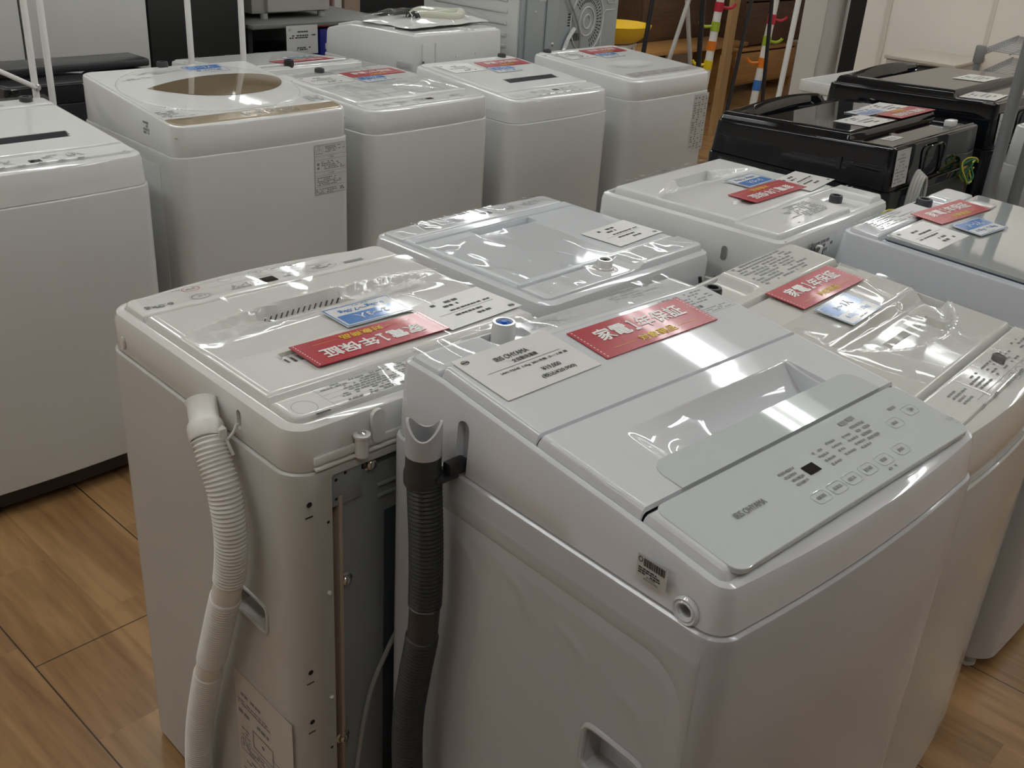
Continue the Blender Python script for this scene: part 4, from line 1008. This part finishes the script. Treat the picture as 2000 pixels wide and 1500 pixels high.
for k in range(3): m.tube([(.095 + .010 * k + .012 * math.cos(t), .03 + .02 * math.sin(t), .024 + .012 * math.sin(2 * t + k)) for t in np.linspace(0, 2 * pi, 25)[:-1]], .0025, 6, closed=True)
m.build('black_ties', BLACKP, bg)
place_on(bg, W7, -.03, .045, .009, .10); bg.scale = (1.2, 1.15, 1.35)

# black washer with a thick dark lid, far left
u = washer('black washing machine facing away at the upper left, in front of the white fridge', 1.48, 3.42, 0, .56, .58, .83, [(-.29, .865), (.29, .885)], r=.03, bow=.010, plastic=BLACKG, paint=BLACKP, away=True)
plate(u, 'back_panel', (-.4, .4, .13, .3), .004, m=mat('dark_gloss_deck', (.035, .036, .04), .12))
MB().box(-.275, .275, -.02, .12, .888, .914, .008).build('lid', mat('dusty_dark_lid', (.03, .031, .034), .3), u.root)
# white appliance racks standing behind the far row
WM = mat('white_powder_coat', (.84, .84, .82), .35)
def rod_rack(label, x0, x1, y, hgt, brace):
    t = empty('clothes_rack', ((x0 + x1) / 2, y, 0)); tag(t, label, 'clothes rack'); c = (x0 + x1) / 2
    for x in (x0 - c, x1 - c):
        MB().tube([(x, 0, .02), (x, 0, hgt)], .0095, 14).build('pole', WM, t)
        MB().lathe([(.016, 0), (.016, .02), (.010, .022)], 14, Matrix.Translation((x, 0, 0))).build('foot_cap', WM, t)
    MB().tube([(x0 - c, 0, hgt), (x1 - c, 0, hgt)], .0095, 14).build('top_rail', WM, t)
    if brace:
        MB().tube([(x0 - c - .16, .004, 1.0), (x0 - c - .002, -.012, .912)], .007, 10).build('brace', WM, t)
        MB().tube([(x0 - c - .165, .004, .02), (x0 - c - .165, .004, hgt)], .0095, 12).build('pole', WM, t)
        MB().lathe([(.010, 0), (.010, .006), (.005, .008)], 14, Matrix.Translation((x0 - c, -.010, .912)) @ Matrix.Rotation(pi / 2, 4, 'X')).build('screw', CHROME, t)
    return t
rod_rack('white metal rack poles with a diagonal brace at the upper left', 1.247, 1.292, 3.02, 1.6, True)
rod_rack('white metal rack poles rising behind the gold-windowed washer', 1.747, 1.937, 3.02, 1.6, False)

# fridges
def fridge(label, x0, x1, y, hgt, m, split=None, edge=None):
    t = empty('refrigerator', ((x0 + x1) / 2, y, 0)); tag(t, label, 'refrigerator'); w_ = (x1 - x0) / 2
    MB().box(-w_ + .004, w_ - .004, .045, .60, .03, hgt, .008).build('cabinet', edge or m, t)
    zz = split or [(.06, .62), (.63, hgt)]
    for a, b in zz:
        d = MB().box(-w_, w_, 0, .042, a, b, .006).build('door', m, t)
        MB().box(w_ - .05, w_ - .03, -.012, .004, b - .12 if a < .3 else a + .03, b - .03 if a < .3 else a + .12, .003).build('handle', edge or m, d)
    return t
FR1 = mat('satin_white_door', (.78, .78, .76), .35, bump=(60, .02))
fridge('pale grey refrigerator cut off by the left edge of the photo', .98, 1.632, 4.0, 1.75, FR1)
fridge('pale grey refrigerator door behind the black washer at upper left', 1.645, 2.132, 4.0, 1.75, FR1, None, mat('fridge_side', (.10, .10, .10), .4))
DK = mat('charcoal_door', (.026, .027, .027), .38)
fridge('charcoal refrigerator beside the pale one, behind the white poles', 2.15, 2.60, 4.02, 1.75, DK, None, mat('charcoal_side', (.04, .04, .04), .4))
# shelf with a small pale appliance
sh = empty('display_shelf', (3.05, 4.35, 0)); tag(sh, 'dark display shelf with a grey top board at upper left centre', 'shelf')
MB().box(-.43, .35, -.35, .35, .868, .885, .002).build('shelf_board', mat('grey_board', (.18, .18, .17), .45), sh)
MB().box(-.43, .35, -.33, .33, .68, .70).build('shelf_board', BLACKM, sh)
MB().box(-.43, .35, .33, .35, .0, .868).build('back_board', BLACKM, sh)
for x in (-.42, .34):
    for y in (-.33, .32): MB().box(x - .012, x + .012, y - .012, y + .012, 0, .867).build('upright', BLACKP, sh) if y > 0 else MB().box(x - .012, x + .012, y + .02, y + .044, 0, .867).build('upright', BLACKP, sh)
fb = empty('small_freezer', (2.93, 4.30, .885)); tag(fb, 'small pale grey appliance box on the grey shelf board', 'appliance')
AP = mat('putty_grey_enamel', (.42, .41, .38), .35)
MB().box(-.20, .22, -.13, .2, .022, .45, .008).build('body', AP, fb); MB().box(-.13, .215, -.155, -.128, .03, .44, .005).build('door', mat('pale_putty_door', (.50, .485, .45), .3), fb)
for x in (-.13, .19):
    for y in (-.12, .17): MB().lathe([(.018, 0), (.018, .024)], 12, Matrix.Translation((x, y, 0))).build('foot', LGREY, fb)
pc = quad_box('price_card', -.085, .085, -.001, .001, 0, .125, TAGP); pc.location = (2.86, 3.975, .755)
i = Ink().marks(-.04, .095, .03, .102, 1, 2, .8, .1).marks(-.07, .070, .075, .088, 2, 3, .6, .1).marks(-.03, .018, .045, .034, 2, 4, .7, .1).ring(-.068, .108, .006, .005, .0014); i.build('print', lambda a, b: (a, -.0018, b), INK, pc)
tag(pc, 'white price card hanging under the grey shelf board', 'price card')
sb = MB().box(-.05, .05, -.03, .03, 0, .15, .002).build('boxed_product', mat('blue_carton', (.02, .03, .30), .4)); sb.location = (3.05, 4.06, .70); tag(sb, 'blue carton beside the hanging white price card', 'box')
MB().box(-.022, .05, -.0315, -.0300, .06, .085).build('carton_print', WHITEC, sb); MB().box(-.005, .03, -.0315, -.0300, .02, .045).build('carton_print', YINK, sb)
sh2 = empty('dark_cabinet', (4.05, 4.75, 0)); tag(sh2, 'black cabinet behind the bagged washer at the top of the photo', 'cabinet')
MB().box(-.75, .75, 0, .5, 0, .70, .004).build('body', BLACKM, sh2); MB().box(-.76, .76, -.01, .51, .70, .72, .003).build('top_board', BLACKP, sh2)
for k, (x, w_, h_, c) in enumerate(((3.62, .045, .22, (.5, .03, .03)), (3.70, .05, .24, (.55, .55, .52)), (3.80, .11, .24, (.32, .24, .18)))):
    b = MB().box(-w_ / 2, w_ / 2, -.05, .05, 0, h_, .003).build('boxed_product', mat('carton_%d' % k, c, .45)); b.location = (x, 4.85, .72)
    tag(b, ['small red carton at the top edge behind the plastic bag', 'narrow white carton between the red and the brown one', 'brown carton at the top edge behind the plastic bag'][k], 'box')
db = quad_box('display_board', 2.6, 5.1, 5.3, 5.36, 0, 1.7, BLACKM); tag(db, 'black display board behind the grey shelf and the bagged washer', 'display board')

# drum washer with a steel back
dw = empty('drum_washing_machine', (3.69, 3.42, 0), .0); tag(dw, 'large white drum washing machine with ribbed side and bare grey steel back', 'washing machine')
MB().box(-.335, .345, -.30, .30, .02, 1.16, .012).build('cabinet', WHITE_P, dw)
for k in range(9):
    z = .72 + k * .048
    MB().box(-.3405, -.334, -.24, .22, z, z + .016, .003).build('side_rib', WHITE_P, dw)
bpn = MB().box(-.325, .338, -.312, -.298, .06, 1.14, .004).build('steel_back_panel', GALV, dw)
MB().box(-.30, -.19, -.322, -.310, .06, 1.12, .004).build('pressed_channel', GALV, dw); MB().box(-.17, -.09, -.320, -.310, .06, 1.12, .006).build('pressed_channel', GALV, dw)
RX = Matrix.Rotation(pi / 2, 4, 'X')
cxz = (.115, .965)
for r_ in (.135, .062, .030): MB().tube([(cxz[0] + r_ * .85 * math.cos(t), -.313, cxz[1] + r_ * math.sin(t)) for t in np.linspace(0, 2 * pi, 49)[:-1]], .004, 8, closed=True).build('pressed_ring', GALV_L, dw)
i = Ink()
for k in range(26):
    t = -1.2 + k * .145
    for rr in (.090, .112):
        c, s_ = math.cos(t), math.sin(t); x, z = cxz[0] + rr * .85 * c, cxz[1] + rr * s_
        i.add([(x - .0025 * s_ - .007 * c, z + .0025 * c - .007 * s_), (x + .0025 * s_ - .007 * c, z - .0025 * c - .007 * s_), (x + .0025 * s_ + .007 * c, z - .0025 * c + .007 * s_), (x - .0025 * s_ + .007 * c, z + .0025 * c + .007 * s_)], [(0, 1, 2, 3)])
for k in range(5): i.rect(-.02, .95 + k * .012, -.003, .956 + k * .012)
for k in range(7): i.add([(.0 + k * .011, .885), (.006 + k * .011, .885), (-.008 + k * .011, .918), (-.014 + k * .011, .918)], [(0, 1, 2, 3)])
i.build('vent_slots', lambda a, b: (a, -.3128, b), BLACKM, bpn)
MB().tube(spline([(-.06, -.322, 1.14), (-.03, -.326, 1.06), (.02, -.326, .99), (.055, -.326, .92), (.06, -.326, .86), (.05, -.32, .70)], 10), .0055, 8).build('power_cord', mat('grey_cord', (.30, .30, .29), .45), dw)
MB().tube(spline([(.02, -.322, .94), (-.02, -.325, .90), (-.05, -.322, .83)], 8), .010, 8).build('plastic_strap', WHITE, dw)
for x in (.225, .30): MB().tube([(x, -.313, .84), (x, -.313, .99), (x + .02, -.313, 1.01), (.318, -.313, 1.01)] if x < .25 else [(x - .07, -.313, 1.13), (x - .04, -.313, 1.04), (x + .01, -.313, 1.04), (x + .03, -.313, 1.09)], .0035, 6).build('pressed_bead', GALV_L, dw)
for x, z in ((-.245, 1.02), (.31, 1.07), (-.12, .88)): MB().lathe([(.009, 0), (.009, .003), (.004, .006)], 12, Matrix.Translation((x, -.318, z)) @ RX).build('screw', CHROME, dw)
MB().box(-.23, -.18, -.324, -.316, 1.06, 1.13, .006).build('bright_bracket', GALV_L, dw)

# ------------------------------------------------------------------ furniture at the back right
DWOOD = wood_mat('walnut_veneer', (.07, .036, .02), (.16, .085, .048), 14, 0, None, .45)
OAK = wood_mat('honey_oak', (.36, .17, .05), (.54, .29, .10), 14, 0, None, .4)
PINE = wood_mat('pine_post', (.34, .20, .08), (.46, .29, .13), 14, 2, None, .45)
# yellow chair
yc = empty('shell_chair', (5.20, 4.0, 0), .3); tag(yc, 'yellow plastic shell chair right of the steel-backed drum washer', 'chair')
YM = mat('yellow_plastic', (.88, .58, .03), .3)
xs = np.linspace(-1, 1, 25); ys = np.linspace(-1, 1, 25); X, Y = np.meshgrid(xs, ys); rr = np.clip(np.hypot(X, Y), 0, 1.0)
vs = []; 
for sgn in (1, -1):
    for a, b in zip(X.ravel(), Y.ravel()):
        k = max(abs(a), abs(b)) / max(math.hypot(a, b), 1e-6) if (a or b) else 1
        a2, b2 = a * k, b * k; d = math.hypot(a2, b2)
        vs.append((a2 * .24, b2 * .20, .672 + .105 * d ** 4 + (.0 if sgn > 0 else -.006)))
fs = [(j * 25 + i, j * 25 + i + 1, (j + 1) * 25 + i + 1, (j + 1) * 25 + i) for j in range(24) for i in range(24)]; fs += [tuple(q + 625 for q in f[::-1]) for f in fs]
mk('seat_shell', vs, fs, YM, yc, True, 60)
MB().box(-.10, .10, -.10, .10, .645, .667, .004).build('seat_mount', WHITE, yc)
for sx in (-1, 1):
    for sy in (-1, 1): MB().tube([(sx * .08, sy * .08, .65), (sx * .2, sy * .2, 0)], [.012, .009], 10).build('leg', WM, yc)
# low TV board in walnut and drawers
def drawers(label, cx, cy, w_, d_, bands, m, legs=0, rz=0, name='drawer_chest', cat='chest of drawers'):
    t = empty(name, (cx, cy, 0), rz); tag(t, label, cat); z0 = bands[0][0]; z1 = bands[-1][1]
    MB().box(-w_ / 2, w_ / 2, 0, d_, z0 - .01, z0 + .015).build('bottom_board', m, t); MB().box(-w_ / 2 - .01, w_ / 2 + .01, -.01, d_, z1, z1 + .022, .002).build('top_board', m, t)
    for s_ in (-1, 1): MB().box(s_ * w_ / 2 - .01, s_ * w_ / 2 + .01, .0, d_, 0 if legs == 0 else z0, z1).build('side_board', m, t)
    MB().box(-w_ / 2, w_ / 2, d_ - .01, d_, z0, z1).build('back_board', BLACKM, t)
    for a, b in bands: MB().box(-w_ / 2 + .012, w_ / 2 - .012, -.016, .01, a + .008, b - .012, .003).build('drawer', m, t)
    return t
drawers('dark walnut cabinet behind the coat stands', 7.05, 4.84, 1.0, .4, [(.46, .88)], DWOOD, 1, 0, 'tv_cabinet', 'cabinet')
drawers('walnut drawer chest resting on the honey oak chest', 8.28, 4.70, .98, .42, [(.40, .74)], DWOOD, 1, 0)
drawers('honey oak drawer chest on the floor under the walnut one', 8.18, 4.66, .96, .42, [(.09, .35)], OAK, 0, 0)
lb = empty('low_bench', (6.75, 4.45, 0)); tag(lb, 'low wooden bench board behind the yellow chair', 'bench')
MB().box(-.75, .75, 0, .35, .445, .475, .003).build('board', OAK, lb)
for x in (-.55, .55): MB().box(x - .03, x + .03, .05, .30, 0, .445).build('leg', OAK, lb)
bd = quad_box('black_backdrop', 5.2, 7.6, 5.3, 5.36, 0, 1.5, BLACKM); tag(bd, 'black display board behind the yellow chair and the walnut cabinet', 'display board')
# coat stands
def coat_stand(label, x, y, z_top, seq, lean, hooks, r=.023):
    t = empty('coat_stand', (x, y, 0)); tag(t, label, 'coat stand'); z = 0
    C3 = {'w': (.74, .72, .68), 'r': (.50, .015, .04), 'g': (.33, .45, .02), 'o': (.72, .19, .01), 'y': (.75, .55, .01), 'b': (.05, .17, .5)}
    def at(z): return (lean[0] * z, lean[1] * z, z)
    MB().lathe([(.10, 0), (.10, .012), (.03, .03)], 28).build('base', WHITE, t)
    for c, h_ in seq:
        MB().tube([at(z + .0), at(z + h_)], r if c == 'w' else r * 1.12, 18).build('pole_section' if c == 'w' else 'hook_ring', mat('ring_' + c, C3[c], .35), t)
        if c in hooks:
            zz = z + h_ / 2
            for s_ in hooks[c]:
                dx, dy = s_ * .69, -s_ * .72; p0 = Vector(at(zz))
                MB().tube(spline([p0 + Vector((dx * .02, dy * .02, 0)), p0 + Vector((dx * .06, dy * .06, -.004)), p0 + Vector((dx * .085, dy * .085, .008)), p0 + Vector((dx * .095, dy * .095, .022))], 6), [.009] * 18 + [.010], 10).build('hook', mat('ring_' + c, C3[c], .35), t)
        z += h_
    return t
coat_stand('child coat stand with red, green, orange and yellow rings nearest the far row', 5.259, 3.40, 1.1, [('w', .33), ('b', .06), ('w', .203), ('y', .052), ('w', .055), ('o', .052), ('w', .055), ('g', .052), ('w', .055), ('r', .052), ('w', .07), ('b', .05), ('w', .2)], (.094, 0), {'r': (1,), 'g': (-1,), 'y': (-1, ), 'o': ()})
coat_stand('child coat stand with blue, orange, green and red rings in front of the drawers', 5.865, 3.40, 1.1, [('w', .42), ('b', .062), ('w', .075), ('o', .060), ('w', .072), ('g', .058), ('w', .070), ('r', .058), ('w', .085), ('b', .065), ('w', .2)], (.111, 0), {'r': (1,), 'g': (1,), 'o': (-1,), 'b': ()})
def pole(name, label, cat, p0, p1, r, m, extra=None):
    t = empty(name, (p0[0], p0[1], 0)); tag(t, label, cat)
    MB().tube([(0, 0, p0[2]), (p1[0] - p0[0], p1[1] - p0[1], p1[2])], r, 12).build('pole', m, t)
    MB().lathe([(r * 2.2, 0), (r * 2.2, .01), (r * 1.1, .022), (r, .05)], 14).build('foot', m, t)
    return t
BK = mat('black_powder_coat', (.02, .02, .022), .35)
pole('stand_pole', 'black stand pole crossing the yellow chair', 'stand', (4.443, 3.3, 0), (4.615, 3.3, 1.5), .0125, BK)
pole('stand_pole', 'black stand pole beside the grey folding legs', 'stand', (4.992, 3.2, 0), (4.812, 3.2, 1.5), .0145, BK)
pole('stand_pole', 'black stand pole right of the first coat stand', 'stand', (4.968, 3.05, 0), (5.168, 3.05, 1.5), .0105, BK)
pole('stand_pole', 'black stand pole in front of the second coat stand', 'stand', (5.545, 3.1, 0), (5.337, 3.1, 1.5), .0115, BK)
pole('stand_pole', 'white stand pole right of the coat stands', 'stand', (6.225, 3.42, 0), (6.334, 3.42, 1.5), .0185, WM)
wp_ = empty('wooden_post', (6.262, 3.88, 0)); tag(wp_, 'pale wooden hanger post between the two coat stands', 'post')
MB().add([(-.042, -.02, 0), (.042, -.02, 0), (.042, .02, 0), (-.042, .02, 0), (-.025, -.02, .54), (.059, -.02, .54), (.059, .02, .54), (-.025, .02, .54)], [(0, 3, 2, 1), (4, 5, 6, 7), (0, 1, 5, 4), (1, 2, 6, 5), (2, 3, 7, 6), (3, 0, 4, 7)]).build('lower_post', PINE, wp_)
MB().add([(-.020, -.018, .54), (.054, -.018, .54), (.054, .018, .54), (-.02, .018, .54), (.014, -.018, 1.7), (.09, -.018, 1.7), (.09, .018, 1.7), (.014, .018, 1.7)], [(0, 3, 2, 1), (4, 5, 6, 7), (0, 1, 5, 4), (1, 2, 6, 5), (2, 3, 7, 6), (3, 0, 4, 7)]).build('upper_post', PINE, wp_)
fl = empty('folding_rack', (5.44, 3.7, 0)); tag(fl, 'light grey folding rack legs between the black poles', 'rack')
for a, b in (((-.352, -.02, 0), (.03, -.02, 1.0)), ((.355, .02, 0), (.027, .02, 1.0))): MB().tube([a, b], .0135, 12).build('leg', mat('pale_grey_tube', (.48, .47, .45), .4), fl)
# column, plastic rolls
cl = quad_box('column', 7.35, 7.62, 3.74, 3.94, 0, CEIL, mat('pale_column_paint', (.80, .77, .71), .5)); tag(cl, 'pale square column right of the drawers', 'column')
for k, (x, y, r_) in enumerate(((7.30, 3.66, .065), (7.33, 3.525, .06))):
    q = empty('plastic_roll', (x, y, 0)); tag(q, ['grey wrapped roll standing against the column', 'shiny wrapped roll standing beside the black gap'][k], 'roll')
    m = MB(); n = 30; vs = []
    for z in np.linspace(0, 1.7, 24):
        for a in np.linspace(0, 2 * pi, n + 1)[:-1]:
            d = r_ * (1 + .12 * noise.noise(Vector((math.cos(a) * 2, math.sin(a) * 2, z * 4 + k)))); vs.append((d * math.cos(a), d * math.sin(a), z))
    fs = [(j * n + i, j * n + (i + 1) % n, (j + 1) * n + (i + 1) % n, (j + 1) * n + i) for j in range(23) for i in range(n)] + [tuple(range(n - 1, -1, -1)), tuple(range(23 * n, 24 * n))]
    mk('wrapped_roll', vs, fs, mat('wrapping_%d' % k, (.62, .61, .58), .25, coat=.3), q); MB().lathe([(r_ * .5, 1.7), (r_ * .5, 1.74)], 16).build('roll_core', WARM, q)
bs = quad_box('black_panel', 7.06, 7.12, 3.30, 3.44, 0, 1.9, BLACKM); tag(bs, 'narrow black panel between the wrapped rolls and the cream partition', 'panel')
# open white tray box, beige appliance
tb = empty('open_box', (5.265, 2.47, 0), 0); tag(tb, 'open-topped white box behind the black washers', 'box')
MB().box(-.31, .31, -.13, .12, 0, .655, .006).build('body', WHITE, tb)
for a in ((-.32, -.305, -.14, .13), (.305, .32, -.14, .13), (-.305, .305, -.14, -.125), (-.305, .305, .115, .13)): MB().box(a[0], a[1], a[2], a[3], .645, .70, .003).build('rim', WHITE, tb)
ba = empty('beige_appliance', (6.20, 2.42, 0), .05); tag(ba, 'beige appliance box below the cream partition', 'appliance')
BE = mat('beige_enamel', (.50, .46, .38), .4)
MB().box(-.26, .22, -.19, .2, .02, .735, .006).build('body', BE, ba); MB().box(-.27, .23, -.20, .21, .735, .755, .004).build('top_cover', mat('pale_beige_enamel', (.56, .52, .44), .4), ba)
MB().box(-.268, -.26, -.15, .16, .62, .71, .003).build('front_strip', BE, ba)
# wire racks
CHR = mat('grey_wire', (.30, .31, .32), .35, metal=.6)
def wire_rack(label, x, y, W, D, hz, shelves, rz=0, r=.0175, cap=True):
    t = empty('wire_rack', (x, y, 0), rz); tag(t, label, 'wire rack')
    for px in (0, W):
        for py in (0, D):
            MB().tube([(px, py, .0), (px, py, hz)], r, 16).build('post', mat('grey_post', (.20, .21, .215), .4), t)
            if cap: MB().lathe([(r * 1.35, hz - .07), (r * 1.5, hz - .066), (r * 1.5, hz + .004), (r * 1.3, hz + .012), (.002, hz + .012)], 18, Matrix.Translation((px, py, 0)), cap=False).build('post_cap', mat('grey_cap', (.23, .24, .245), .5), t)
    for z in shelves:
        s = empty('wire_shelf', (0, 0, 0)); s.parent = t
        for yy in (0, D):
            for dz in (0, .03): MB().tube([(0, yy, z + dz), (W, yy, z + dz)], .0035, 8).build('rail', CHR, s)
            P = [(k * W / 40, yy, z + (.03 if k % 2 else 0)) for k in range(41)]; MB().tube(P, .0022, 6).build('truss', CHR, s)
        for k in range(20): MB().tube([((k + .5) * W / 20, 0, z + .03), ((k + .5) * W / 20, D, z + .03)], .0022, 6).build('wire', CHR, s)
        for yy in (D * .33, D * .66): MB().tube([(0, yy, z + .026), (W, yy, z + .026)], .003, 6).build('wire', CHR, s)
    return t
wire_rack('low grey wire rack behind the black washers at right', 5.57, 1.965, 1.1, -.42, .905, (.865, .745), .15)
wire_rack('tall grey wire rack whose post crosses the right edge of the photo', 2.975, .93, .24, -.46, 1.55, (1.45,), 0, .0165)
